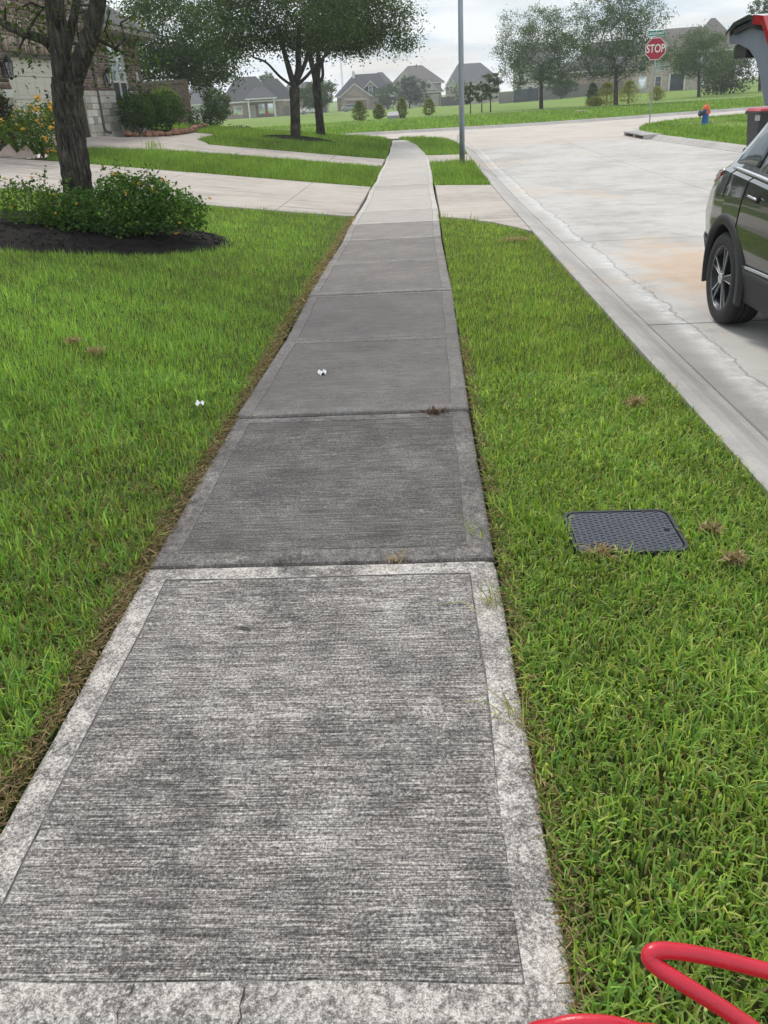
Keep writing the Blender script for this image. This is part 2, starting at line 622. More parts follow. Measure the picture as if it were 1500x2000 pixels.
def sheet(name, poly, step, mat, dz=0.0, parent=None, zf=T):
    """a plan polygon filled with triangles that follow the terrain"""
    poly = [Vector((p[0], p[1])) for p in poly]
    # subdivide the outline
    out = []
    for a, b in zip(poly, poly[1:] + poly[:1]):
        n = max(1, int((b - a).length / step))
        out += [a.lerp(b, k / n) for k in range(n)]
    n0 = len(out)
    xs = [p.x for p in out]
    ys = [p.y for p in out]
    P = np.array([(p.x, p.y) for p in out])
    gx, gy = np.meshgrid(np.arange(min(xs) + step * .5, max(xs), step), np.arange(min(ys) + step * .5, max(ys), step))
    q = np.stack([gx.ravel(), gy.ravel()], 1)
    q = q[inside(q, P)]
    vs = out + [Vector((float(a), float(b))) for a, b in q]
    r = delaunay_2d_cdt(vs, [], [list(range(n0))], 1, 1e-5)
    v2, f2 = r[0], r[2]
    X = np.array([v.x for v in v2])
    Y = np.array([v.y for v in v2])
    Z = zf(X, Y) + dz
    me = bpy.data.meshes.new(name)
    me.from_pydata([(float(x), float(y), float(z)) for x, y, z in zip(X, Y, Z)], [], [tuple(f) for f in f2])
    me.polygons.foreach_set('use_smooth', [True] * len(me.polygons))
    me.update()
    if me.polygons and me.polygons[0].normal.z < 0:
        me.flip_normals()
    return link_mesh(name, me, mat, parent)


def inside(q, P):
    x, y = q[:, 0], q[:, 1]
    r = np.zeros(len(q), dtype=bool)
    n = len(P)
    for i in range(n):
        x1, y1 = P[i]
        x2, y2 = P[(i + 1) % n]
        if y1 == y2:
            continue
        c = ((y1 > y) != (y2 > y)) & (x < (x2 - x1) * (y - y1) / (y2 - y1) + x1)
        r ^= c
    return r


def offset_path(path, d):
    """shift an open plan path to its right-hand side by d"""
    out = []
    for i, p in enumerate(path):
        a = Vector(path[max(i - 1, 0)])
        b = Vector(path[min(i + 1, len(path) - 1)])
        t = (b - a).normalized()
        out.append((p[0] + t.y * d, p[1] - t.x * d))
    return out


def smooth_path(path, n=6):
    out = []
    P = [Vector(p) for p in path]
    for i in range(len(P) - 1):
        p0, p1, p2, p3 = P[max(i - 1, 0)], P[i], P[i + 1], P[min(i + 2, len(P) - 1)]
        for k in range(n):
            t = k / n
            out.append(0.5 * ((2 * p1) + (p2 - p0) * t + (2 * p0 - 5 * p1 + 4 * p2 - p3) * t * t + (3 * p1 - p0 - 3 * p2 + p3) * t ** 3))
    out.append(P[-1])
    return out


def resample(path, step):
    P = [Vector(p) for p in path]
    L = [0.0]
    for a, b in zip(P, P[1:]):
        L.append(L[-1] + (b - a).length)
    n = max(1, int(round(L[-1] / step)))
    res = []
    j = 0
    for k in range(n + 1):
        s = L[-1] * k / n
        while j < len(P) - 2 and L[j + 1] < s:
            j += 1
        t = (s - L[j]) / max(1e-9, L[j + 1] - L[j])
        res.append(P[j].lerp(P[j + 1], min(1, t)))
    return res


# -- plan of the place
WL, WR = -1.08, 0.235                       # sidewalk edges
KERB_A = [(1.44, y) for y in (-6, 0, 6.8, 11.35, 15.9, 20.45, 25, 29.0, 31.5)] + [(1.36, 34.0), (1.1, 36.5), (0.5, 38.6), (-0.6, 40.1), (-2.2, 40.75), (-6, 40.95), (-15, 40.9), (-60, 40.0)]
KERB_B = [(10.3, -6), (9.9, 12), (9.5, 20), (9.1, 26), (8.6, 31), (8.4, 34.2), (8.7, 36.8), (9.4, 39.2), (10.7, 41.6), (13, 43.7), (17, 45.6), (24, 48.6), (34, 53), (70, 70)]
KERB_C = [(-60, 47.8), (-30, 48.9), (-12, 49.5), (-5, 49.9), (2.2, 50.25), (6.6, 50.7), (11, 52.4), (16, 54.9), (20.7, 57), (34, 63.0), (70, 80)]
KERB_PROFILE = [(0.0, -0.24), (0.0, -0.036), (0.012, -0.028), (0.08, -0.034), (0.15, -0.058), (0.29, -0.148), (0.35, -0.166), (0.365, -0.30)]


# base ground, reaching the horizon
gm = MB()
gm.add([(-2500, -600, -2.0), (2500, -600, -2.0), (2500, 3500, -2.0), (-2500, 3500, -2.0)], [(0, 1, 2, 3)])
tag(gm.build('ground', M_FAR), kind='structure')


# -- kerbs, each run cut at its joints into stones of its own
def kerb_run(name, path, side, cut, label=None):
    root = empty(name)
    tag(root, kind='structure')
    pts = resample(smooth_path([Vector(p) for p in path], 8), 0.45)
    off = {}
    for u, _ in KERB_PROFILE:
        off[u] = offset_path([(p.x, p.y) for p in pts], u * side)
    n_seg = max(1, int(cut / 0.45))
    k = 0
    while k < len(pts) - 1:
        e = min(k + n_seg, len(pts) - 1)
        mb = MB()
        vs = []
        for i in range(k, e + 1):
            t = Vector((pts[min(i + 1, len(pts) - 1)] - pts[max(i - 1, 0)])).normalized()
            g = 0.004 if i == k else (-0.004 if i == e else 0)
            for (u, z) in KERB_PROFILE:
                x, y = off[u][i]
                vs.append((x + t.x * g, y + t.y * g, float(walk_z(y)) + z))
        n = len(KERB_PROFILE)
        fs = []
        for i in range(e - k):
            for j in range(n - 1):
                fs.append((i * n + j, i * n + j + 1, (i + 1) * n + j + 1, (i + 1) * n + j))
        fs.append(tuple(range(n)))
        fs.append(tuple((e - k) * n + j for j in range(n))[::-1])
        mb.add(vs, fs)
        o = mb.build('kerb_stone', M_KERB, root)
        k = e
    return root


kerb_run('kerb', KERB_A, 1, 4.55)
kerb_run('kerb', KERB_B, -1, 4.55)
kerb_run('kerb', KERB_C, 1, 6.0)
FRONT_A = offset_path([(p.x, p.y) for p in resample(smooth_path([Vector(p) for p in KERB_A], 8), 0.45)], 0.363)
FRONT_B = offset_path([(p.x, p.y) for p in resample(smooth_path([Vector(p) for p in KERB_B], 8), 0.45)], -0.363)
FRONT_C = offset_path([(p.x, p.y) for p in resample(smooth_path([Vector(p) for p in KERB_C], 8), 0.45)], 0.363)


def xin(front, y):
    """x of a front line at a given y (runs up the street)"""
    for a, b in zip(front, front[1:]):
        if (a[1] - y) * (b[1] - y) <= 0 and a[1] != b[1]:
            return a[0] + (b[0] - a[0]) * (y - a[1]) / (b[1] - a[1])
    return front[0][0]


def yin(front, x):
    for a, b in zip(front, front[1:]):
        if (a[0] - x) * (b[0] - x) <= 0 and a[0] != b[0]:
            return a[1] + (b[1] - a[1]) * (x - a[0]) / (b[0] - a[0])
    return front[-1][1]


# -- street: a dark joint bed with concrete panels laid on it
def panel(poly, mat, parent, zf, name='slab', thick=0.14, gap=0.006, dz=0.0, props=None, chip=0.0):
    c = Vector((sum(p[0] for p in poly) / len(poly), sum(p[1] for p in poly) / len(poly)))
    pts = []
    for p in poly:
        v = Vector((p[0], p[1]))
        d = (c - v)
        pts.append(v + d.normalized() * gap * 1.4)
    n = len(pts)
    rings = []
    zc = float(zf(c.x, c.y))
    for ins, z in ((0, -thick), (0, -0.012), (0.005, -0.003), (0.014, 0.0)):
        ring = []
        for v in pts:
            w = v + (c - v).normalized() * ins * 1.4
            ring.append((w.x - c.x, w.y - c.y, float(zf(w.x, w.y)) + z + dz - zc))
        rings.append(ring)
    me = bpy.data.meshes.new(name)
    fs = []
    for r in range(3):
        for k in range(n):
            fs.append((r * n + k, r * n + (k + 1) % n, (r + 1) * n + (k + 1) % n, (r + 1) * n + k))
    fs.append(tuple(3 * n + k for k in range(n)))
    me.from_pydata([q for r in rings for q in r], [], fs)
    bm = bmesh.new()
    bm.from_mesh(me)
    bmesh.ops.triangulate(bm, faces=[f for f in bm.faces if len(f.verts) > 4])
    bmesh.ops.recalc_face_normals(bm, faces=bm.faces)
    bm.to_mesh(me)
    bm.free()
    o = link_mesh(name, me, mat, parent, (c.x, c.y, zc))
    for k, v in (props or {}).items():
        o[k] = v
    return o


street_poly = [(p[0] - 0.1, p[1]) for p in FRONT_A if p[1] < 33]
street = sheet('street', [(1.7, -6), (10.2, -6), (9.2, 26), (8.6, 34), (8.4, 37), (1.5, 37), (1.7, 30)], 3.0, M_JOINT, dz=-0.03, zf=lambda X, Y: street_z(Y))
tag(street, kind='structure')
rows = [-6, -2.3, 2.25, 6.8, 11.35, 15.9, 20.45, 25, 29.5, 33.0]
sz = lambda x, y: street_z(y)
for a, b in zip(rows, rows[1:]):
    la = [(xin(FRONT_A, y), y) for y in np.linspace(a, b, 5)] if b < 31 else [(p[0], p[1]) for p in FRONT_A if a < p[1] <= b and p[0] > 1]
    if b >= 31:
        la = [(xin(FRONT_A, a), a)] + la + [(xin(FRONT_A, b), b)]
    lb = [(xin(FRONT_B, y), y) for y in np.linspace(b, a, 5)]
    mid = [(5.35, a), (5.35, b)]
    panel(la + [mid[1], mid[0]], M_STREET, street, sz)
    panel([mid[0], mid[1]] + lb, M_STREET, street, sz)
cross = sheet('street', [(-60, 40.6), (1.0, 40.6), (1.5, 33), (8.6, 33), (9.2, 38), (13, 43), (24, 48), (70, 69), (70, 80.5), (34, 63.5), (16, 55.2), (6, 50.9), (-12, 50), (-60, 48.2)], 4.0, M_JOINT, dz=-0.03, zf=lambda X, Y: street_z(Y))
tag(cross, kind='structure')
cols = [-58, -44, -34, -25, -17, -11, -6, -2, 1.9, 5.35, 8.0, 11.5, 15, 19, 24, 30, 38, 50, 68]


def near_y(x):
    if 1.80 <= x <= 8.02:
        return 33.0
    return yin(FRONT_A, x) if x < 1.8 else yin([p for p in FRONT_B if p[1] > 34.3], x)


def mid_y(x):
    f = yin(FRONT_C, x)
    return f - 4.3


for a, b in zip(cols, cols[1:]):
    xs = list(np.linspace(a, b, 6))
    lo = [(x, near_y(x)) for x in xs]
    if a < 1.8 <= b:
        lo = [(p[0], p[1]) for p in FRONT_A if a <= p[0] and p[1] >= 33.0][::-1]
        lo = [(a, near_y(a))] + lo + [(xin(FRONT_A, 33.0), 33.0), (b, 33.0)]
    if a < 8.03 < b:
        lo = [(a, 33.0), (xin(FRONT_B, 33.0), 33.0)] + [(p[0], p[1]) for p in FRONT_B if p[1] > 33.0 and p[0] < b] + [(b, near_y(b))]
    md = [(x, mid_y(x)) for x in xs]
    up = [(x, yin(FRONT_C, x)) for x in xs]
    panel(lo + md[::-1], M_CROSS, cross, sz)
    panel(md + up[::-1], M_CROSS, cross, sz)

# storm-drain mouth in the far corner's kerb
inl = empty('storm_drain', (8.3, 34.3, float(street_z(34.3))))
tag(inl, 'concrete storm drain inlet with dark mouth in the kerb by the stop sign', 'storm drain')
o3 = inl.location
mb = MB()
mb.box((8.22, 34.3, o3.z + 0.125), (0.66, 3.3, 0.05))
for y in (32.75, 34.3, 35.85):
    mb.box((8.22, y, o3.z + 0.035), (0.60, 0.22, 0.16))
mb.build('hood', M_KERB, inl, org=o3, bevel=0.015)
MB().box((8.36, 34.3, o3.z + 0.035), (0.22, 3.0, 0.13)).build('mouth', M_JOINT, inl, org=o3)

# -- sidewalk
sidewalk = sheet('sidewalk', [(WL + .03, -4), (WR - .03, -4), (WR - .03, 25), (-0.2, 34), (-0.55, 38), (-1.25, 38), (-1.1, 25)], 1.5, M_JOINT, dz=-0.05, zf=lambda X, Y: walk_z(Y))
tag(sidewalk, kind='structure')


def left_edge(y):
    return WL - 0.10 * float(sstep(30, 38, y)) + 0.02 * math.sin(y * 1.3)


def right_edge(y):
    return WR - 0.42 * float(sstep(25.5, 36, y)) - 0.3 * float(sstep(34, 39, y)) + 0.012 * math.sin(y * 0.9 + 1)


def walk_slab(y0, y1, stain, contrast, rs, tilt=0.0, dz=0.0, gap=0.006, band=0.05):
    K = 26
    rg = random.Random(rs)
    corners = [(left_edge(y0), y0 + gap), (right_edge(y0), y0 + gap), (right_edge(y1), y1 - gap), (left_edge(y1), y1 - gap)]
    c = Vector((sum(p[0] for p in corners) / 4, (y0 + y1) / 2))
    w, l = corners[1][0] - corners[0][0], y1 - y0
    zc = float(walk_z(c.y))

    def pos(u, v):
        a = Vector(corners[0]).lerp(Vector(corners[1]), u)
        b = Vector(corners[3]).lerp(Vector(corners[2]), u)
        return a.lerp(b, v)

    uv = []
    for k in range(K):
        uv.append((k / K, 0.0))
    for k in range(K):
        uv.append((1.0, k / K))
    for k in range(K):
        uv.append((1 - k / K, 1.0))
    for k in range(K):
        uv.append((0.0, 1 - k / K))
    wav = [0.004 * math.sin(k * .37 + rs) + rg.gauss(0, .0008) for k in range(4 * K)]
    chips = []
    cur = 0.0
    for k in range(4 * K):
        cur = 0.72 * cur + rg.gauss(0, 0.0016)
        chips.append(max(0.0, cur + (0.006 if rg.random() < 0.04 else 0)))
    rings = [(0.0, -0.12), (0.0, -0.016), (0.005, -0.005), (0.017, 0.0), (0.0955, 0.0008), (0.0972, -0.003), (0.0996, -0.003), (0.1015, -0.0006)]
    vs = []
    for ri, (ins, z) in enumerate(rings):
        for k, (u, v) in enumerate(uv):
            e = ins + (chips[k] if ri < 4 else wav[k])
            uu = min(max(u, e / w), 1 - e / w)
            vv = min(max(v, e / l), 1 - e / l)
            p = pos(uu, vv)
            wob = 0.0012 * math.sin(p.x * 9 + p.y * 7) if ri > 2 else 0
            vs.append((p.x - c.x, p.y - c.y, float(walk_z(p.y)) + z - zc + tilt * (vv - .5) + dz + wob))
    n = 4 * K
    fs, mi = [], []
    for r in range(len(rings) - 1):
        for k in range(n):
            fs.append((r * n + k, r * n + (k + 1) % n, (r + 1) * n + (k + 1) % n, (r + 1) * n + k))
            mi.append(1 if r < 4 else (2 if r < 6 else 0))
    fs.append(tuple((len(rings) - 1) * n + k for k in range(n)))
    mi.append(0)
    me = bpy.data.meshes.new('slab')
    me.from_pydata(vs, [], fs)
    me.materials.append(M_WALK)
    me.materials.append(M_BAND)
    me.materials.append(M_JOINTL)
    me.polygons.foreach_set('material_index', mi)
    me.update()
    o = link_mesh('slab', me, None, sidewalk, (c.x, c.y, zc))
    o['stain'] = stain
    o['contrast'] = contrast
    o['band'] = band
    return o


joints = [-2.40, -0.76, 0.925, 2.69, 4.38, 6.06, 7.74, 9.46, 11.2, 12.9, 14.6, 16.4, 18.3, 19.15, 20.6, 22.3, 24.0, 25.8, 27.6, 29.4, 31.2, 33.0, 34.8, 36.6, 38.2]
stains = [0.33, 0.46, 0.54, 0.68, 0.58, 0.58, 0.53, 0.52, 0.44, 0.26, 0.20, 0.20, 0.26, 0.21, 0.20, 0.18, 0.17, 0.17, 0.16, 0.16, 0.15, 0.15, 0.15, 0.15]
contr = [0.6, 0.75, 1.05, 0.72, 0.42, 0.38, 0.36, 0.36, 0.32, 0.22, 0.22, 0.25, 0.22, 0.22, 0.22, 0.22, 0.2, 0.2, 0.2, 0.2, 0.2, 0.2, 0.2, 0.2]
SLABS = []
for i, (a, b) in enumerate(zip(joints, joints[1:])):
    deep = 0.011 if abs(b - 2.69) < .01 or abs(b - 4.38) < .01 else 0.006
    SLABS.append(walk_slab(a, b, stains[i], contr[i], i, tilt=random.uniform(-.004, .004), dz=random.uniform(-.004, .002) + (0.007 if i == 4 else 0), gap=deep / 2 + 0.001, band={1: .12, 2: .22, 3: .10}.get(i, .06)))


def crack(slab, pts, w=0.004):
    """hairline broken open in a slab: pts in plan"""
    P = resample([Vector(p) for p in pts], 0.02)
    mb = MB()
    a, b = [], []
    for i, p in enumerate(P):
        t = (P[min(i + 1, len(P) - 1)] - P[max(i - 1, 0)]).normalized()
        j = random.gauss(0, 0.004)
        ww = w * random.uniform(0.35, 1.0)
        q = p + Vector((t.y, -t.x)) * j
        z = float(walk_z(p.y)) + 0.0035
        a.append((q.x + t.y * ww, q.y - t.x * ww, z))
        b.append((q.x - t.y * ww, q.y + t.x * ww, z))
    n = len(P)
    mb.add(a + b, [(i, i + 1, n + i + 1, n + i) for i in range(n - 1)])
    return mb.build('crack', M_JOINT, slab, org=slab.location)


def gp(px, py):
    p = G(px, py)
    return (p.x, p.y)


crack(SLABS[2], [gp(268, 1130), gp(300, 1133), gp(330, 1126), gp(380, 1120)], 0.002)
crack(SLABS[1], [gp(256, 1922), gp(235, 1960), gp(232, 1998), gp(225, 2060)], 0.002)
crack(SLABS[1], [gp(482, 1930), gp(470, 1975), gp(455, 2010), gp(440, 2070)], 0.0025)
crack(SLABS[2], [gp(455, 1224), gp(472, 1228), gp(490, 1230)], 0.004)

# -- driveways, front walk, aprons
drive1 = sheet('driveway', [(WL - .02, 14.0), (-1.1, 19.1), (-12, 19.2), (-12, 14.0)], 2.0, M_JOINT, dz=-0.05)
tag(drive1, kind='structure')
for a, b in zip([WL - 0.03, -2.35, -5.0, -7.7, -10.3], [-2.35, -5.0, -7.7, -10.3, -12]):
    panel([(a, 13.95 + .0 * a), (b, 13.95), (b, 19.15), (a, 19.12)], M_DRIVE, drive1, T, gap=0.009)
drive2 = sheet('driveway', [(WL - .02, 24.6), (-1.1, 27.5), (-9.7, 27.6), (-9.7, 22.0), (-8.6, 23.2), (-6.5, 24.6)], 2.0, M_JOINT, dz=-0.05)
tag(drive2, kind='structure')
panel([(WL - .03, 24.7), (-2.6, 24.65), (-2.6, 27.45), (WL - .03, 27.45)], M_DRIVE, drive2, T, gap=0.009)
panel([(-2.6, 24.65), (-5.2, 24.6), (-5.2, 27.55), (-2.6, 27.45)], M_DRIVE, drive2, T, gap=0.009)
panel([(-5.2, 24.6), (-7.0, 24.3), (-7.6, 24.0), (-7.6, 27.6), (-5.2, 27.55)], M_DRIVE, drive2, T, gap=0.009)
panel([(-7.6, 24.0), (-8.6, 23.2), (-9.0, 22.0), (-9.82, 21.9), (-9.82, 27.6), (-7.6, 27.6)], M_DRIVE, drive2, T, gap=0.009)
fw = sheet('front_path', [(-6.6, 27.6), (-9.4, 27.6), (-9.0, 28.4), (-8.2, 30.0), (-7.9, 31.5), (-7.0, 31.5), (-7.1, 29.5)], 0.8, M_JOINT, dz=-0.05)
tag(fw, kind='structure')
panel([(-6.5, 27.62), (-9.2, 27.62), (-8.75, 28.5), (-8.3, 29.6), (-7.3, 29.4), (-6.85, 28.5)], M_DRIVE, fw, T)
panel([(-7.3, 29.4), (-8.3, 29.6), (-8.15, 31.0), (-8.1, 32.4), (-7.3, 32.4), (-7.25, 30.6)], M_DRIVE, fw, T)
apr1 = sheet('driveway_apron', [(0.28, 13.5), (1.4, 12.0), (1.4, 18.5), (.28, 18.7)], 1.0, M_JOINT, dz=-0.05)
tag(apr1, kind='structure')
panel([(0.265, 13.35), (0.62, 13.05), (1.0, 12.55), (1.3, 11.9), (1.43, 11.5), (1.43, 15.75), (0.265, 15.85)], M_DRIVE, apr1, T)
panel([(0.265, 15.85), (1.43, 15.75), (1.43, 18.55), (0.265, 18.75)], M_DRIVE, apr1, T)
apr2 = sheet('driveway_apron', [(0.28, 25.1), (1.4, 25.3), (1.4, 28.0), (.25, 28.0)], 1.0, M_JOINT, dz=-0.05)
tag(apr2, kind='structure')
panel([(0.25, 25.15), (1.43, 25.35), (1.43, 28.1), (0.13, 28.1)], M_DRIVE, apr2, T)
# corner walk on the far side, and the path over the far green
cw = empty('sidewalk')
tag(cw, kind='structure')
for q in ([(10.3, 38.4), (11.6, 38.0), (12.9, 40.2), (11.6, 41.6)], [(11.6, 38.0), (11.7, 35.2), (13.0, 35.2), (12.9, 40.2)], [(11.7, 35.2), (11.8, 31.5), (13.1, 31.5), (13.0, 35.2)], [(12.9, 40.2), (18, 42.6), (17.6, 43.7), (12.3, 41.4)]):
    panel(q, M_DRIVE, cw, T, dz=0.012)
fp_pts = resample(smooth_path([Vector(p) for p in [(-40, 54.5), (-14, 60.5), (-6.7, 66.5), (-0.9, 74.5), (3.4, 77.4), (9, 78.8), (30, 84)]], 6), 2.4)
fp = empty('path')
tag(fp, kind='structure')
fo = offset_path([(p.x, p.y) for p in fp_pts], 1.3)
for i in range(len(fp_pts) - 1):
    panel([(fp_pts[i].x, fp_pts[i].y), fo[i], fo[i + 1], (fp_pts[i + 1].x, fp_pts[i + 1].y)], M_DRIVE, fp, T, dz=0.02, thick=.1)

# -- lawns (the turf's soil; the blades come further down)
BED = [(-4.45, 10.3, 2.05, 1.45)]          # mulch bed round the near tree (centre, radii)
OAK_BED = (-4.55, 33.3, 1.35, 1.0)
LAWN_FRONT = [(WL - .01, -3), (WL - .01, 13.93), (-9.2, 13.93), (-9.2, -3)]
LAWN_STRIP = [(WL - .01, 19.17), (WL - .01, 24.66), (-5.2, 24.58), (-7.0, 24.28), (-8.6, 23.1), (-8.75, 21.0), (-8.2, 19.4), (-7.6, 19.19)]
LAWN_OAKS = [(-1.09, 27.5), (-1.16, 34), (-1.25, 38.2), (-1.9, 40.5), (-2.4, 40.72), (-6, 40.93), (-15, 40.88), (-45, 40.3), (-45, 33.2), (-9.7, 33.2), (-8.5, 33.0), (-7.25, 32.4), (-7.2, 30.6), (-7.25, 29.4), (-6.8, 28.5), (-6.45, 27.6)]
VERGE_NEAR = [(WR + .01, -3), (WR + .01, 13.3), (0.62, 13.0), (1.0, 12.5), (1.3, 11.85), (1.43, 11.4), (1.43, -3)]
VERGE_POLE = [(WR + .015, 18.8), (WR + .01, 25.1), (1.43, 25.3), (1.43, 18.6)]
VERGE_CORNER = [(0.13, 28.15), (-0.02, 31), (-0.2, 34), (-0.55, 37), (-1.0, 39.6), (-0.6, 40.05), (0.49, 38.55), (1.09, 36.45), (1.35, 33.9), (1.43, 31.4), (1.43, 28.15)]
KB = [(p.x, p.y) for p in resample(smooth_path([Vector(p) for p in KERB_B], 8), 0.8)]
LAWN_ACROSS = KB + [(70, -6)]
KC = [(p.x, p.y) for p in resample(smooth_path([Vector(p) for p in KERB_C], 8), 1.5)]
for nm, pl, st in (('front_lawn', LAWN_FRONT, 0.6), ('lawn_strip', LAWN_STRIP, 0.8), ('corner_lawn', LAWN_OAKS, 1.4), ('verge', VERGE_NEAR, 0.5), ('verge', VERGE_POLE, 0.7), ('verge', VERGE_CORNER, 0.8)):
    tag(sheet(nm, pl, st, M_SOIL, dz=-0.028), kind='structure')
tag(sheet('lawn_across', LAWN_ACROSS, 2.5, M_FAR, dz=-0.02), kind='structure')
tag(sheet('far_green', KC + [(260, 80), (260, 420), (-260, 420), (-260, 47.8)], 6.0, M_FAR, dz=-0.02), kind='structure')


def mulch(name, cx, cy, rx, ry, h, label):
    n, m = 40, 7
    vs = [(cx, cy, Tz(cx, cy) + h)]
    fs = []
    rr = random.Random(int(cx * 100))
    wob = [1 + 0.05 * math.sin(3 * 2 * math.pi * k / n + 1) + rr.uniform(-.02, .02) for k in range(n)]
    for j in range(1, m + 1):
        f = j / m
        for k in range(n):
            a = 2 * math.pi * k / n
            x, y = cx + rx * f * wob[k] * math.cos(a), cy + ry * f * wob[k] * math.sin(a)
            vs.append((x, y, Tz(x, y) + h * (1 - f ** 3) - 0.02 * (f > .99) + rr.uniform(-.012, .012) * (f < .99)))
    for k in range(n):
        fs.append((0, 1 + k, 1 + (k + 1) % n))
    for j in range(m - 1):
        for k in range(n):
            a = 1 + j * n
            fs.append((a + k, a + n + k, a + n + (k + 1) % n, a + (k + 1) % n))
    mb = MB()
    mb.add(vs, fs)
    # shredded chips on top
    for _ in range(700):
        a, f = rr.uniform(0, 6.28), math.sqrt(rr.random()) * 0.98
        x, y = cx + rx * f * math.cos(a), cy + ry * f * math.sin(a)
        z = Tz(x, y) + h * (1 - f ** 3) + 0.008
        mb.box((x, y, z), (rr.uniform(.03, .09), rr.uniform(.008, .02), .006), rr.uniform(0, 3.1), rr.uniform(-.4, .4), rr.uniform(-.4, .4))
    o = mb.build(name, M_MULCH)
    tag(o, label, 'mulch bed', kind='stuff')
    return o


mulch('mulch_bed', *BED[0], 0.07, 'round bed of black shredded mulch under the near tree and lantana')
mulch('mulch_bed', *OAK_BED, 0.10, 'dark mulch ring at the foot of the twin oaks')


# ------------------------------------------------------------------ grass blades
def blades(name, poly, dens, hgt, wid, seed, holes=(), colors=None, lod=0, dry=0.07, lean=0.55, far=99, near=0, label=None, rects=(), gain=1.0):
    """grass over a plan polygon; dens(d) in blades per square metre at the distance d from the camera"""
    rg = np.random.default_rng(seed)
    P = np.array(poly)
    lo, hi = P.min(0), P.max(0)
    cell = 0.5 if far < 12 else 1.0
    xs = np.arange(lo[0], hi[0], cell)
    ys = np.arange(lo[1], hi[1], cell)
    cx, cy = np.meshgrid(xs, ys)
    cx, cy = cx.ravel(), cy.ravel()
    d = np.hypot(cx + cell / 2, cy + cell / 2)
    n = rg.poisson(np.where((d < far) & (d >= near), dens(d), 0) * cell * cell)
    X = np.repeat(cx, n) + rg.random(n.sum()) * cell
    Y = np.repeat(cy, n) + rg.random(n.sum()) * cell
    q = np.stack([X, Y], 1)
    k = inside(q, P)
    for (bx0, bx1, by0, by1) in rects:
        k &= ~((X > bx0) & (X < bx1) & (Y > by0) & (Y < by1))
    for (hx, hy, rx, ry) in holes:
        k &= ((X - hx) / rx) ** 2 + ((Y - hy) / ry) ** 2 > 1.0 + rg.normal(0, .03, len(X))
    X, Y = X[k], Y[k]
    N = len(X)
    # clumping: the heading and height follow slow noise over the ground
    ph = np.sin(X * 7.1 + 1.3) + np.sin(Y * 6.3 + 2.1) + np.sin((X + Y) * 11.7) + np.sin((X - Y) * 17.3 + .7)
    patch = (np.sin(X * 1.7 + .5) + np.sin(Y * 1.1 + 1.0) + np.sin((X * .8 + Y * 1.3) + 2.0)) / 3
    ang = rg.random(N) * 2 * np.pi + 0.0 * ph
    ln = hgt * np.clip(rg.normal(1, .28, N) * (1 + .10 * ph), .35, 1.9)
    w = wid * rg.uniform(.6, 1.25, N)
    le = np.clip(rg.normal(lean, .28, N), .05, 1.35)          # lean from vertical, rad
    dxy = np.stack([np.cos(ang), np.sin(ang)], 1)
    sid = np.stack([-np.sin(ang), np.cos(ang)], 1)
    tw = rg.normal(0, .5, N)
    sid = sid * np.cos(tw)[:, None] + dxy * np.sin(tw)[:, None]
    B = np.stack([X, Y, T(X, Y) - .03], 1)
    s1, s2 = ln * .55, ln * .5
    M_ = B.copy()
    M_[:, :2] += dxy * (s1 * np.sin(le * .55))[:, None]
    M_[:, 2] += s1 * np.cos(le * .55) + .012
    Tp = M_.copy()
    Tp[:, :2] += dxy * (s2 * np.sin(le * 1.55))[:, None]
    Tp[:, 2] += s2 * np.cos(le * 1.55)
    sd = np.concatenate([sid, np.zeros((N, 1))], 1) * (w / 2)[:, None]
    base = np.array(colors) * gain
    ci = rg.integers(0, len(base), N)
    col = base[ci] * np.clip(1 + rg.normal(0, .24, N), .45, 1.8)[:, None] * (1 + .20 * patch + .05 * ph)[:, None]
    col[:, 0] *= 1 + .12 * rg.normal(0, 1, N)
    dm = rg.random(N) < dry * (1 + 1.1 * np.clip(-patch - .1, 0, 1) * 3)
    straw = np.array([[.34, .26, .13], [.26, .20, .10], [.42, .34, .19]])
    col[dm] = straw[rg.integers(0, 3, dm.sum())] * rg.uniform(.7, 1.2, dm.sum())[:, None]
    M_[dm, 2] -= (ln * .25)[dm]
    Tp[dm, 2] -= (ln * .38)[dm]
    col = np.clip(col, .004, .8)
    c4 = np.concatenate([col, np.ones((N, 1))], 1)
    if lod == 0:
        V = np.stack([B - sd * .7, B + sd * .7, M_ + sd, M_ - sd, Tp + sd * .26, Tp - sd * .26], 1).reshape(-1, 3)
        i0 = (np.arange(N) * 6)[:, None]
        fl = np.concatenate([i0 + np.array([[0, 1, 2, 3]]), i0 + np.array([[3, 2, 4, 5]])], 1).ravel()
        tot = np.tile([4, 4], N)
        cc = np.repeat(c4, 6, 0)
    else:
        V = np.stack([B - sd, B + sd, Tp], 1).reshape(-1, 3)
        i0 = (np.arange(N) * 3)[:, None]
        fl = (i0 + np.array([[0, 1, 2]])).ravel()
        tot = np.full(N, 3)
        cc = np.repeat(c4, 3, 0)
    st = np.concatenate([[0], np.cumsum(tot)[:-1]])
    me = np_mesh(name, V, fl, st, tot, attrs={'col': cc})
    o = link_mesh(name, me, M_GRASS)
    tag(o, label, 'grass', kind='stuff')
    return o


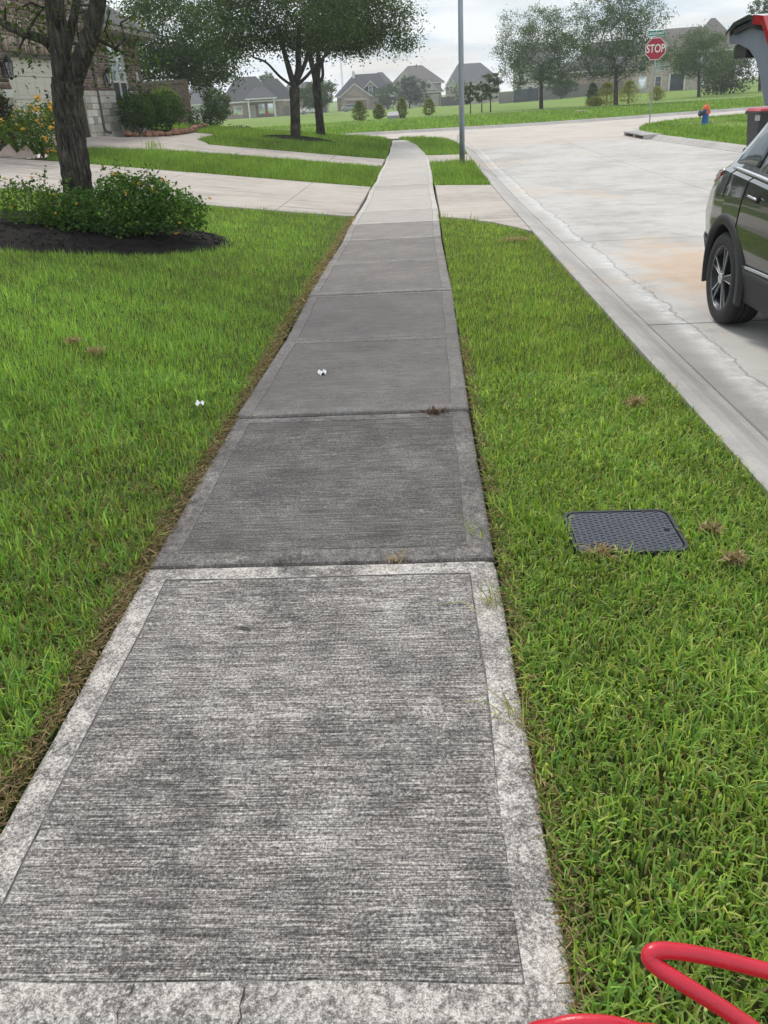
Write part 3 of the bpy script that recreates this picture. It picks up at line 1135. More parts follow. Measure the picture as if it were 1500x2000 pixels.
GREEN_L = [(.188, .298, .060), (.150, .262, .052), (.228, .345, .066), (.205, .295, .100), (.290, .395, .095), (.110, .200, .056)]
GREEN_R = [(.198, .305, .056), (.160, .268, .050), (.250, .352, .066), (.295, .382, .090), (.125, .208, .056), (.33, .37, .13)]
den = lambda a, p: (lambda d: a / np.maximum(d, 1.2) ** p)
LF = [(WL - .045, -3), (WL - .045, 13.93)] + LAWN_FRONT[2:]
blades('grass', LF, lambda d: np.clip(26000 / np.maximum(d, 1.2) ** 0.85, 0, 12000), .058, .0064, 1, BED, GREEN_L, 0, .11, .62, far=5.2, gain=1.32, label='long green grass blades of the front lawn beside the walk')
blades('grass', LF, lambda d: np.clip(40000 / d ** 1.25, 0, 6000), .050, .0080, 2, BED, GREEN_L, 1, .04, .5, far=17, near=5.2, gain=1.22, label='green grass of the front lawn further up, round the mulch bed')
blades('grass', VERGE_NEAR, lambda d: np.clip(26000 / np.maximum(d, 1.2) ** 0.75, 0, 12500), .042, .0062, 3, (), GREEN_R, 0, .11, .75, far=5.2, gain=1.15, rects=[(.525, .96, 2.71, 3.065)], label='short green turf of the verge round the meter box')
blades('grass', VERGE_NEAR, lambda d: np.clip(42000 / d ** 1.2, 0, 6500), .040, .0078, 4, (), GREEN_R, 1, .07, .6, far=17, near=5.2, gain=1.1, label='short green turf of the verge along the kerb')
blades('grass', LAWN_STRIP, lambda d: 1500 + 0 * d, .085, .012, 5, (), GREEN_L, 1, .02, .35, far=60, label='grass strip between the two driveways')
blades('grass', VERGE_POLE, lambda d: 1700 + 0 * d, .09, .012, 6, (), GREEN_L, 1, .02, .35, far=60, label='grass of the small verge round the lamp post')
blades('grass', LAWN_OAKS, lambda d: np.clip(32000 / d ** 1.05, 0, 1100), .095, .018, 7, [OAK_BED], GREEN_L, 1, .01, .35, far=47, label='lush lawn round the twin oaks')
blades('grass', VERGE_CORNER, lambda d: 900 + 0 * d, .10, .018, 8, (), GREEN_L, 1, .02, .35, far=60, label='grass of the corner verge beyond the lamp post')
blades('grass', [p for p in KC if -14 < p[0] < 34] + [(34, 82), (-14, 72)], lambda d: np.where(d < 88, 75, 0), .12, .05, 10, (), GREEN_L, 1, .01, .45, far=88, label='mown grass of the far green beyond the cross street')
blades('grass', [p for p in LAWN_ACROSS if p[1] > 14] + [(30, 52), (30, 14)], lambda d: np.where(d < 48, 420, 0), .10, .026, 9, (), GREEN_L, 1, .02, .35, far=48, label='lawn across the street round the hydrant and the stop sign')


def ragged_edge(name, pts, n, wid, hgt, seed, label, cols=((.36, .25, .13), (.26, .18, .10), (.20, .15, .08), (.45, .35, .2), (.12, .15, .04)), w=.0022):
    """dead clippings and brown thatch lying along an edge"""
    rg = np.random.default_rng(seed)
    P = resample([Vector(p) for p in pts], 0.05)
    idx = rg.integers(0, len(P), n)
    base = np.array([(P[i].x, P[i].y) for i in idx])
    base[:, 0] += wid[0] + rg.random(n) ** 1.4 * (wid[1] - wid[0])
    base[:, 1] += rg.uniform(-.03, .03, n)
    ang = rg.random(n) * 2 * np.pi
    ln = hgt * rg.uniform(.5, 1.6, n)
    z = T(base[:, 0], base[:, 1])
    A = np.stack([base[:, 0], base[:, 1], z - .012 + rg.uniform(0, .02, n)], 1)
    Bp = A + np.stack([np.cos(ang) * ln, np.sin(ang) * ln, rg.uniform(-.2, .5, n) * ln], 1)
    S = np.stack([-np.sin(ang), np.cos(ang), rg.normal(0, .6, n)], 1) * (w * rg.uniform(.5, 1.2, n))[:, None]
    V = np.stack([A - S, A + S, Bp + S * .4, Bp - S * .4], 1).reshape(-1, 3)
    i0 = (np.arange(n) * 4)[:, None]
    fl = (i0 + np.array([[0, 1, 2, 3]])).ravel()
    cols = np.array(cols)
    c = cols[rg.integers(0, len(cols), n)] * rg.uniform(.6, 1.25, n)[:, None]
    c4 = np.repeat(np.concatenate([c, np.ones((n, 1))], 1), 4, 0)
    me = np_mesh(name, V, fl, np.arange(n) * 4, np.full(n, 4), attrs={'col': c4})
    o = link_mesh(name, me, M_GRASS)
    tag(o, label, 'thatch', kind='stuff')
    return o


ragged_edge('thatch', [(WL - .005, 0.5), (WL - .005, 6)], 16000, (-.075, .008), .026, 21, 'brown dead thatch along the lawn side of the walk')
ragged_edge('thatch', [(WL - .005, 6), (WL - .005, 13.9)], 7000, (-.085, .006), .034, 22, 'brown dead thatch along the far lawn side of the walk', w=.004)
ragged_edge('thatch', [(WR + .01, 0.3), (WR + .01, 6)], 4200, (-.006, .05), .026, 23, 'dry clippings along the street side of the walk')

# ================================================================== PLANTS
CAM_P = Vector((0, 0, CAM_H))
CAM_F = Vector((AX.z, AY.z, AZ.z))


def mpp(p):
    """metres that one pixel of the photograph spans at the point p"""
    return (Vector(p) - CAM_P).dot(CAM_F) / FOCAL


def bark_mat(name, a, c2, sc=14.0):
    m, nt, b = new_mat(name)
    g = nd(nt, 'ShaderNodeNewGeometry')
    mp = nd(nt, 'ShaderNodeMapping')
    mp.inputs['Scale'].default_value = (sc * 2.6, sc * 2.6, sc * 0.35)
    lk(nt, g.outputs['Position'], mp.inputs['Vector'])
    n = nd(nt, 'ShaderNodeTexNoise', i_Scale=1.0, i_Detail=7.0, i_Roughness=0.7, i_Distortion=0.6)
    lk(nt, mp.outputs[0], n.inputs['Vector'])
    n2 = nd(nt, 'ShaderNodeTexNoise', i_Scale=sc * 0.35, i_Detail=5.0)
    lk(nt, g.outputs['Position'], n2.inputs['Vector'])
    v = mathn(nt, 'ADD', mathn(nt, 'MULTIPLY', n.outputs['Fac'], .75), mathn(nt, 'MULTIPLY', n2.outputs['Fac'], .25))
    lk(nt, ramp(nt, v, [(0.40, a), (0.51, c2), (0.62, tuple(min(1, x * 2.3) for x in c2))]), b.inputs['Base Color'])
    b.inputs['Roughness'].default_value = 0.95
    b.inputs['Specular IOR Level'].default_value = 0.15
    bp = nd(nt, 'ShaderNodeBump', i_Strength=1.0, i_Distance=0.03)
    lk(nt, n.outputs['Fac'], bp.inputs['Height'])
    lk(nt, bp.outputs[0], b.inputs['Normal'])
    return m


M_BARK = bark_mat('oak_bark', (0.016, 0.014, 0.012), (0.070, 0.061, 0.052))
M_TWIG = simple('twig_bark', (0.09, 0.07, 0.055), 0.9, var=0.3)

OAK = [(.042, .074, .020), (.056, .095, .024), (.030, .056, .018), (.075, .115, .030), (.095, .130, .042)]
OAK_FAR = [(.064, .108, .034), (.084, .132, .040), (.050, .086, .030), (.115, .165, .052)]
YOUNG = [(.060, .095, .032), (.078, .115, .038), (.050, .080, .030)]
CYP = [(.19, .24, .065), (.15, .205, .055), (.24, .28, .085), (.28, .25, .09)]
CYP_Y = [(.36, .36, .075), (.29, .31, .07), (.43, .40, .11), (.22, .26, .065)]
LANT = [(.070, .145, .032), (.090, .18, .038), (.050, .110, .026), (.12, .21, .048)]
HEDGE = [(.042, .085, .022), (.055, .105, .025), (.035, .07, .02), (.08, .135, .03)]


def leaf_mesh(name, C, size, cols, seed, wr=0.45, droop=0.25, fold=True):
    """rhombic leaves at the points C (numpy n x 3)"""
    rg = np.random.default_rng(seed)
    n = len(C)
    a = rg.random(n) * 2 * np.pi
    el = rg.normal(-droop, .55, n)
    D = np.stack([np.cos(a) * np.cos(el), np.sin(a) * np.cos(el), np.sin(el)], 1)
    U = rg.normal(0, 1, (n, 3))
    U[:, 2] += 0.9
    S = np.cross(D, U)
    S /= np.linalg.norm(S, axis=1)[:, None] + 1e-9
    Nn = np.cross(S, D)
    L = size * rg.uniform(.6, 1.35, n)
    W = L * wr * rg.uniform(.8, 1.2, n)
    a0 = C - D * (L * .5)[:, None]
    a2 = C + D * (L * .5)[:, None]
    up = Nn * (L * .10)[:, None]
    a1 = C + S * (W * .5)[:, None] + up
    a3 = C - S * (W * .5)[:, None] + up
    V = np.stack([a0, a1, a2, a3], 1).reshape(-1, 3)
    i0 = (np.arange(n) * 4)[:, None]
    fl = (i0 + np.array([[0, 1, 2, 3]])).ravel()
    cb = np.array(cols)
    c = cb[rg.integers(0, len(cb), n)] * np.clip(rg.normal(1, .16, n), .5, 1.6)[:, None]
    c4 = np.repeat(np.concatenate([np.clip(c, .004, .8), np.ones((n, 1))], 1), 4, 0)
    return np_mesh(name, V, fl, np.arange(n) * 4, np.full(n, 4), attrs={'col': c4})


def ellipsoid_pts(rg, n, c, r, shell=0.45, flat=None):
    d = rg.normal(0, 1, (n, 3))
    d /= np.linalg.norm(d, axis=1)[:, None]
    k = (shell + (1 - shell) * rg.random(n) ** 0.6)[:, None]
    # lumpy outline
    lump = 1 + .16 * np.sin(d[:, :1] * 5 + c[0]) * np.sin(d[:, 1:2] * 4 + c[1]) + .10 * np.sin(d[:, 2:] * 9 + d[:, :1] * 6)
    p = d * k * lump * np.array(r)
    if flat is not None:
        p[:, 2] = np.maximum(p[:, 2], -r[2] * flat + rg.normal(0, .06 * r[2], n))
    return p + np.array(c)


def tree(name, base, label, trunk, crown, n_tips, per_tip, leaf, cols, seed, group=None, clump=0.42, tip_r=.010, shell=.4, flat=.55, extra=None, kids=None, wr=.45, hang=0.0, cut=0.0, limbs=None, sides=8):
    """trunk: [(point, radius)...] up to the fork; crown: list of (centre, radii, share)"""
    rg = np.random.default_rng(seed)
    rr = random.Random(seed)
    pos, par = [], []
    R0 = {}
    prev = -1
    for p, r in trunk:
        pos.append(Vector(p))
        par.append(prev)
        prev = len(pos) - 1
        R0[prev] = r
    top = prev
    for lb in (limbs or []):
        pr = lb[0]
        for p, r in lb[1]:
            pos.append(Vector(p))
            par.append(pr)
            pr = len(pos) - 1
            R0[pr] = r
    tips = []
    for c, r, sh in crown:
        tips.append(ellipsoid_pts(rg, int(n_tips * sh), c, r, shell, flat))
    tips = np.concatenate(tips)
    if extra is not None:
        tips = np.concatenate([tips, np.array(extra)])
    tz = np.array(pos[top])
    tips = tips[np.argsort(np.linalg.norm(tips - tz, axis=1))]
    start = max(0, top - 1)
    leaf_at = []
    for t in tips:
        arr = np.array(pos[start:])
        dv = t - arr
        dist = np.linalg.norm(dv, axis=1)
        cost = dist + 0.6 * np.maximum(0, -dv[:, 2]) + 0.25 * np.maximum(0, .4 * dist - dv[:, 2]) * (0 if hang else 1)
        j = int(np.argmin(cost)) + start
        a, b = pos[j], Vector(t)
        nseg = max(1, min(4, int(dist[j - start] / (clump * 1.3)) + 1))
        pr = j
        for k in range(1, nseg + 1):
            f = k / nseg
            q = a.lerp(b, f)
            bow = math.sin(f * math.pi) * dist[j - start] * .10
            q = q + Vector((rr.uniform(-1, 1) * bow, rr.uniform(-1, 1) * bow, bow * .8 * (1 if k < nseg else 0)))
            pos.append(q)
            par.append(pr)
            pr = len(pos) - 1
        leaf_at.append(np.array(b))
    n = len(pos)
    cnt = [0] * n
    kids_ = [0] * n
    for i in range(n - 1, -1, -1):
        if cnt[i] == 0:
            cnt[i] = 1
        if par[i] >= 0:
            cnt[par[i]] += cnt[i]
    rad = [tip_r * cnt[i] ** 0.46 for i in range(n)]
    for i, r in R0.items():
        rad[i] = r
    root = empty(name, base)
    tag(root, label, 'tree', group)
    mb = MB()
    path, rads = [p for p, r in trunk], [r for p, r in trunk]
    tp = smooth_path([Vector(p) for p in path], 5)
    tr = []
    for i in range(len(path) - 1):
        tr += [rads[i] + (rads[i + 1] - rads[i]) * k / 5 for k in range(5)]
    tr.append(rads[-1])
    jr = random.Random(seed + 5)
    mb.tube(tp, [r * jr.uniform(.95, 1.06) for r in tr], 14 if sides >= 8 else 8)
    for lb in (limbs or []):
        pp = [pos[lb[0]]] + [Vector(p) for p, r in lb[1]]
        rl = [lb[1][0][1] * 1.12] + [r for p, r in lb[1]]
        sp = smooth_path(pp, 5)
        sr = []
        for i in range(len(pp) - 1):
            sr += [rl[i] + (rl[i + 1] - rl[i]) * k / 5 for k in range(5)]
        sr.append(rl[-1])
        mb.tube(sp, sr, 12 if sides >= 8 else 7)
    nfix = len(R0)
    for i in range(nfix, n):
        j = par[i]
        r2 = rad[i]
        r1 = min(rad[j], r2 * 1.5 + .004)
        if r1 < cut:
            continue
        mb.tube([pos[j], pos[i]], [r1, r2], sides if r1 > .04 else (5 if r1 > .015 else 4), cap=False)
    mb.build('trunk', M_BARK, root, org=base, smooth=True)
    L = np.array(leaf_at)
    m = len(L) * per_tip
    C = np.repeat(L, per_tip, 0) + rg.normal(0, 1, (m, 3)) * np.array([clump, clump, clump * .72]) * rg.uniform(.35, 1.0, (m, 1))
    C[:, 2] -= np.abs(rg.normal(0, hang, m)) if hang else 0
    C -= np.array(base)
    me = leaf_mesh('crown', C, leaf, cols, seed + 1, wr)
    link_mesh('crown', me, M_LEAF, root)
    return root


# ---- the near tree in the mulch bed
YN = 10.75
def tn(px, py, dy=0.0):
    return atY(px, py, YN + dy)


bz = tn(163, 447)
base_n = Vector((bz.x, bz.y, Tz(bz.x, bz.y)))
mN = mpp(base_n)
near_tree = tree('oak_tree', base_n, 'grey barked tree with forked trunk in the mulch bed by the lantana',
                 [(base_n + Vector((.02, 0, -.05)), 39 * mN), (base_n + Vector((0, 0, .12)), 32 * mN), (tn(152, 365), 28 * mN), (tn(143, 300), 27 * mN), (tn(134, 235), 25.5 * mN), (tn(131, 190), 27.5 * mN), (tn(133, 160), 29 * mN)],
                 [((base_n.x - .2, YN + .2, 6.3), (3.4, 3.2, 2.3), .9), ((base_n.x + .4, YN, 4.7), (2.9, 2.6, .8), .1)],
                 360, 60, .066, OAK, 11, clump=.33, flat=.8, wr=.40, hang=.10,
                 limbs=[(5, [(tn(122, 130), 19.5 * mN), (tn(114, 70), 18 * mN), (tn(106, 0), 16.5 * mN), (tn(100, -110, .1), 15 * mN)]),
                        (5, [(tn(157, 120, -.05), 16.5 * mN), (tn(177, 70, -.1), 15 * mN), (tn(190, 10, -.1), 14 * mN), (tn(205, -110, -.3), 13 * mN)]),
                        (7, [(tn(132, 85, .2), 9 * mN), (tn(145, 30, .3), 8 * mN), (tn(160, -60, .5), 6 * mN)]),
                        (7, [(tn(92, 83, .05), 8.5 * mN), (tn(50, 66, 0), 7.5 * mN), (tn(10, 48, 0), 6.5 * mN), (tn(-40, 10, 0), 5 * mN)])],
                 extra=[tn(x, y, d) for x, y, d in [(30, 20, .3), (70, 35, .2), (55, 60, -.1), (85, 15, .4), (25, 55, .1), (10, 15, -.2), (215, 20, .2), (235, 45, .4), (205, 60, .1), (245, 75, .3), (225, 95, .2), (260, 30, .6), (195, 30, .5), (168, 20, .4), (150, 55, .5), (210, 80, .6), (252, 110, .5), (38, 95, .0), (140, 10, -.3), (60, 5, .3), (120, 10, .6), (155, 85, .6)]])

# ---- the two oaks on the corner lawn
def oak(px, py, label, seed, tr_px, fork, crown_px, limb_px, n_tips, group='oaks on the corner lawn', per=60):
    p = G(px, py)
    b = Vector((p.x, p.y, Tz(p.x, p.y)))
    m = mpp(b)
    f = lambda x, y, d=0.0: atY(x, y, b.y + d)
    trunk = [(b + Vector((0, 0, -.06)), tr_px * 1.45 * m), (b + Vector((0, 0, .12)), tr_px * 1.1 * m), (f((px * 2 + fork[0]) / 3, (py * 2 + fork[1]) / 3), tr_px * m), (f((px + fork[0] * 2) / 3, (py + fork[1] * 2) / 3), tr_px * .95 * m), (f(*fork), tr_px * 1.05 * m)]
    limbs = [(4, [(f(x, y, d), r * m) for x, y, d, r in lb]) for lb in limb_px]
    crown = [(tuple(f(cx, cy, d)), (rx * m, ry * m, rz * m), s) for cx, cy, d, rx, ry, rz, s in crown_px]
    return tree('oak_tree', b, label, trunk, crown, n_tips, int(per * 1.6), .112, OAK, seed, group, clump=.42, flat=.5, tip_r=.009, limbs=limbs, cut=.006, hang=.05)


oak(578, 274, 'oak with a many-limbed fork rising from the dark mulch ring', 31, 9.5, (575, 170),
    [(560, 5, 0, 150, 130, 115, .55), (470, 35, -.5, 95, 100, 85, .25), (600, 45, .5, 90, 100, 70, .2)],
    [[(566, 140, 0, 5.5), (556, 105, .2, 4.5), (545, 60, .3, 3.5)], [(583, 135, 0, 6), (582, 100, -.2, 5), (585, 50, -.3, 4)], [(594, 128, .1, 4), (606, 95, .3, 3.2), (622, 70, .4, 2.5)], [(547, 150, -.3, 2.4), (520, 122, -.5, 2), (495, 112, -.6, 1.5)], [(598, 150, -.2, 3), (622, 122, -.4, 2.4), (650, 95, -.5, 2)]],
    250)
oak(627, 265, 'darker oak with a two-limbed fork standing behind the mulch ring', 37, 8.2, (618, 165),
    [(680, 0, 0, 105, 130, 105, .5), (735, 50, .2, 72, 100, 66, .32), (640, 60, .4, 75, 90, 62, .18)],
    [[(613, 140, 0, 5.5), (606, 110, .1, 4.5), (604, 60, .2, 3.5)], [(622, 130, 0, 5), (622, 95, -.2, 4), (626, 50, -.3, 3)], [(630, 150, .1, 3), (630, 120, .3, 2.5), (640, 95, .5, 2)]],
    260, per=62)

# ---- tree behind the fence, over the house
bt = toward(352, 250, 46.0)
bt.z = Tz(bt.x, bt.y)
mt = mpp(bt)
ft = lambda x, y, d=0.0: atY(x, y, bt.y + d)
tree('broad_tree', bt, 'big dense tree spreading above the wooden side fence', [(bt + Vector((0, 0, -.1)), .26), (ft(352, 190), .2), (ft(355, 140), .17)],
     [(tuple(ft(350, 60)), (130 * mt, 3.2, 100 * mt), .68), (tuple(ft(395, 130)), (66 * mt, 2.0, 42 * mt), .16), (tuple(ft(300, 120)), (70 * mt, 2.2, 40 * mt), .16)],
     340, 80, .145, [(.045, .085, .030), (.06, .105, .035), (.038, .068, .028), (.085, .13, .045)], 41, clump=.5, flat=.8, cut=.008, wr=.5)

# ---- trees on the far green
def green_tree(name, px, py, wpx, top, bottom, label, seed, tips, per, leaf, cols=OAK_FAR, group='trees on the far green', trunk_px=5.0, lean=0, dist=None, open_=False):
    if dist:
        b = toward(px, py, dist)
        b.z = Tz(b.x, b.y)
    else:
        p = G(px, py)
        b = Vector((p.x, p.y, Tz(p.x, p.y)))
    m = mpp(b)
    f = lambda x, y, d=0.0: atY(x, y, b.y + d)
    cy, ry = (top + bottom) / 2, (bottom - top) / 2
    tr = [(b + Vector((0, 0, -.1)), trunk_px * 1.2 * m), (f(px + lean * .3, (py * 2 + bottom) / 3), trunk_px * m), (f(px + lean * .6, bottom + (py - bottom) * .1), trunk_px * .85 * m), (f(px + lean, bottom - ry * .35), trunk_px * .6 * m)]
    return tree(name, b, label, tr, [(tuple(f(px + lean, cy)), (wpx / 2 * m, wpx / 2 * m * .85, ry * m), 1.0)], tips, per, leaf, cols, seed, group, clump=(.36 if open_ else .40) * wpx * m / 6.5, flat=.72, cut=.012, tip_r=.012, sides=6, shell=.3)


green_tree('oak_tree', 1057, 212, 178, 22, 172, 'open-crowned tree beside the street, nearer the lamp post', 51, 430, 54, .15, trunk_px=3.7, open_=True)
green_tree('oak_tree', 1203, 206, 186, -18, 158, 'tall tree on the green just behind the stop sign', 52, 470, 56, .15, trunk_px=4.2, open_=True)
green_tree('oak_tree', 1365, 189, 150, 62, 155, 'low round tree on the green above the hydrant', 53, 230, 84, .155, trunk_px=3.2)
green_tree('young_tree', 919, 222, 36, 163, 208, 'lightest of three young trees on the green, just right of the lamp post', 54, 46, 70, .12, YOUNG, 'three young trees', 1.2)
green_tree('young_tree', 941, 219, 34, 160, 204, 'middle one of the three young trees on the green', 55, 46, 70, .12, OAK_FAR, 'three young trees', 1.2)
green_tree('young_tree', 958, 218, 44, 143, 196, 'tallest of the three young trees on the green', 56, 56, 72, .12, OAK_FAR, 'three young trees', 1.3)
green_tree('round_tree', 620, 221, 82, 158, 212, 'round dark tree between the porch house and the gabled house', 57, 120, 70, .24, OAK_FAR, 'trees by the far houses', 2.0, dist=128)
green_tree('round_tree', 757, 212, 54, 166, 207, 'pale round tree beside the gabled brick house', 58, 80, 70, .27, [(.085, .125, .055), (.07, .105, .045)], 'trees by the far houses', 1.4, dist=185)
green_tree('round_tree', 800, 210, 68, 152, 204, 'bluish dark tree hiding the hipped roof house', 59, 120, 75, .28, [(.045, .066, .036), (.036, .055, .032)], 'trees by the far houses', 1.6, dist=190)
green_tree('tall_tree', 524, 205, 34, 144, 180, 'tree top showing over the roof of the porch house', 60, 70, 60, .32, OAK_FAR, 'trees by the far houses', 1.6, dist=215)
green_tree('tall_tree', 1484, 178, 70, 0, 120, 'tree rising behind the raised tailgate', 61, 160, 70, .2, OAK_FAR, 'trees on the far green', 3.0, dist=112, open_=True)
green_tree('pale_tree', 424, 243, 54, 178, 236, 'pale yellow-green small tree past the fence end', 62, 110, 64, .16, [(.10, .145, .05), (.13, .17, .055), (.085, .125, .05)], None, 1.8, dist=66)
green_tree('round_tree', 1095, 196, 60, 150, 190, 'broad tree behind the green, by the grey fence', 63, 90, 60, .26, [(.08, .115, .05), (.06, .09, .04)], 'trees by the far houses', 1.4, dist=150)
green_tree('round_tree', 900, 205, 36, 160, 200, 'white flowering crape tree behind the lamp post', 64, 60, 60, .24, [(.10, .14, .07), (.55, .58, .55), (.09, .12, .05)], 'trees by the far houses', 1.2, dist=180)


# ---- shrubs
def shrub(name, base, label, lobes, n, leaf, cols, seed, group=None, flowers=None, category='shrub', shell=.55, stems=6, wr=.55, droop=.15, sprigs=0):
    """lobes: (dx, dy, dz, rx, ry, rz)"""
    rg = np.random.default_rng(seed)
    root = empty(name, base)
    tag(root, label, category, group)
    tot = sum(l[3] * l[4] + l[3] * l[5] for l in lobes)
    pts = []
    for l in lobes:
        k = int(n * (l[3] * l[4] + l[3] * l[5]) / tot)
        p = ellipsoid_pts(rg, k, l[:3], l[3:], shell, None)
        pts.append(p[p[:, 2] > 0.01])
    C = np.concatenate(pts)
    C = C + rg.normal(0, leaf * .35, C.shape)
    if sprigs:
        top = C[np.argsort(-C[:, 2] + rg.normal(0, .12, len(C)))][:max(1, len(C) // 4)]
        for _ in range(sprigs):
            q = top[rg.integers(0, len(top))]
            d = rg.normal(0, .35, 3) + np.array([0, 0, 1.0])
            L = rg.uniform(.08, .26) * (leaf / .06)
            t = rg.random(12)[:, None]
            C = np.concatenate([C, q + d * t * L + rg.normal(0, leaf * .3, (12, 3))])
    link_mesh('foliage', leaf_mesh('foliage', C, leaf, cols, seed + 1, wr, droop), M_LEAF, root)
    mb = MB()
    rr = random.Random(seed)
    for _ in range(stems):
        l = lobes[_ % len(lobes)]
        mb.tube([(l[0] * .5 + rr.uniform(-.2, .2) * l[3], l[1] * .5 + rr.uniform(-.2, .2) * l[4], -.03), (l[0] * .8 + rr.uniform(-.3, .3) * l[3], l[1] * .8, l[2] * .6), (l[0] + rr.uniform(-.5, .5) * l[3], l[1] + rr.uniform(-.5, .5) * l[4], l[2] + l[5] * .4)], [leaf * .22, leaf * .16, leaf * .07], 5)
    so_ = mb.build('stem', M_TWIG, root, smooth=True)
    so_['kind'] = 'stuff'
    if flowers:
        nf, fs, fm = flowers
        F = C[rg.integers(0, len(C), nf * 6)]
        cen = np.mean(C, 0)
        k = np.argsort(-(np.linalg.norm((F - cen) / np.std(C, 0), axis=1) + rg.normal(0, .35, len(F)) + .3 * (F[:, 2] > cen[2])))[:nf]
        fb = MB()
        for q in F[k]:
            q = q + (q - cen) * .06
            for _ in range(5):
                o = rg.normal(0, fs * .35, 3)
                fb.box(tuple(q + o), (fs * .6, fs * .6, fs * .35), rr.uniform(0, 3), rr.uniform(-.8, .8), rr.uniform(-.8, .8))
        fo = fb.build('flowers', fm, root)
        fo['kind'] = 'stuff'
    return root


M_FLOWER = simple('lantana_flower', (0.80, 0.42, 0.03), 0.6, var=.25)
lb = Vector((-3.55, 10.05, Tz(-3.55, 10.05) + .05))
shrub('lantana_shrub', lb, 'spreading green lantana with small orange flowers on the black mulch', [(-.45, .15, .20, .52, .42, .32), (.05, .05, .24, .55, .45, .36), (.45, .15, .20, .48, .42, .33), (.2, .25, .38, .44, .36, .28), (.68, .2, .16, .34, .36, .27)], 8200, .052, LANT, 71, flowers=(30, .024, M_FLOWER), sprigs=46, stems=14)
lb2 = Vector((-4.75, 10.2, Tz(-4.75, 10.2) + .05))
shrub('lantana_shrub', lb2, 'smaller loose lantana left of the forked trunk, few flowers', [(.1, .1, .18, .42, .36, .28), (.5, .05, .14, .36, .34, .22)], 2300, .048, [(.085, .15, .035), (.10, .175, .04), (.07, .12, .03)], 73, flowers=(7, .024, M_FLOWER), sprigs=26, stems=8)
fbp = Vector((-8.55, 19.9, Tz(-8.55, 19.9)))
shrub('flower_bush', fbp, 'yellow flowering bush at the corner of the far driveway bed', [(.2, -.05, .55, .62, .5, .50), (-.3, .1, .45, .6, .5, .4)], 3200, .075, [(.13, .20, .04), (.16, .24, .05), (.10, .16, .035)], 75, flowers=(70, .055, M_FLOWER), sprigs=14)
shrub('dark_bush', Vector((-9.2, 20.6, Tz(-9.2, 20.6))), 'tall dark leafy bush behind the yellow flowers', [(-.45, 0, .6, .4, .45, .55), (-.35, .1, .85, .25, .28, .38)], 1500, .085, [(.05, .075, .03), (.04, .06, .028), (.10, .06, .04)], 77, sprigs=24)
shrub('dark_bush', Vector((-8.6, 21.6, Tz(-8.6, 21.6))), 'small reddish dark shrub beside the garage door', [(0, 0, .72, .36, .34, .40)], 1100, .075, [(.055, .05, .032), (.04, .045, .03), (.08, .045, .035)], 79, sprigs=16)
# clipped hedge against the house
for i, (dx, dy, h, s, lab) in enumerate([(-9.05, 29.0, 1.22, .78, 'clipped green hedge shrub under the house window'), (-9.0, 30.6, 1.28, .82, 'middle clipped shrub of the hedge below the brick wall'), (-8.95, 32.3, 1.28, .85, 'clipped hedge shrub where the fence meets the house')]):
    b = Vector((dx, dy, Tz(dx, dy)))
    shrub('hedge_shrub', b, lab, [(0, 0, h * .58, s * .78, s, h * .44), (.05, s * .4, h * .5, s * .7, s * .6, h * .4), (.0, -s * .4, h * .55, s * .7, s * .6, h * .42)], 3400, .075, HEDGE, 81 + i, 'hedge along the house wall', sprigs=12)
shrub('hedge_shrub', Vector((-9.4, 33.6, Tz(-9.4, 33.6))), 'bright yellow-green bush topping the hedge beside the fence', [(.1, 0, 1.0, .5, .5, .30)], 1000, .08, [(.14, .22, .03), (.18, .26, .04)], 91, sprigs=10)
shrub('round_shrub', Vector((-8.75, 35.6, Tz(-8.75, 35.6))), 'small dark ball shrub at the foot of the fence', [(0, 0, .34, .42, .42, .38)], 900, .07, [(.03, .06, .02), (.04, .075, .022)], 92)
shrub('climbing_vine', Vector((-9.35, 40.6, Tz(-9.35, 40.6))), 'dark vine growing at the end post of the fence', [(0, 0, .8, .4, .4, .85), (.1, 0, .4, .5, .4, .5)], 1500, .09, [(.035, .06, .025), (.05, .08, .03)], 93)
for i, (px, w) in enumerate([(398, 2.0), (432, 2.0), (458, 1.6)]):
    p = toward(px, 250, 47.5)
    p.z = Tz(p.x, p.y)
    shrub('low_hedge', p, ['low dark hedge nearest the fence end', 'low dark hedge in the middle, under the pale tree', 'low dark hedge end, furthest from the fence'][i], [(0, 0, .30, w * .42, .5, .36), (.5, 0, .28, w * .3, .5, .32), (-.5, 0, .28, w * .3, .5, .3)], 1100, .10, [(.025, .042, .018), (.035, .055, .022)], 101 + i, 'low hedge at the corner lot', stems=3)
for i, (px, h) in enumerate([(478, .55), (492, .38)]):
    p = toward(px, 250, 46.5)
    p.z = Tz(p.x, p.y)
    shrub('small_plant', p, ['loose brownish plant past the low hedge', 'tiny green plant at the end of the low hedge'][i], [(0, 0, h * .5, .35, .3, h * .5)], 300, .10, [(.07, .085, .045), (.09, .07, .05)], 111 + i, stems=4)


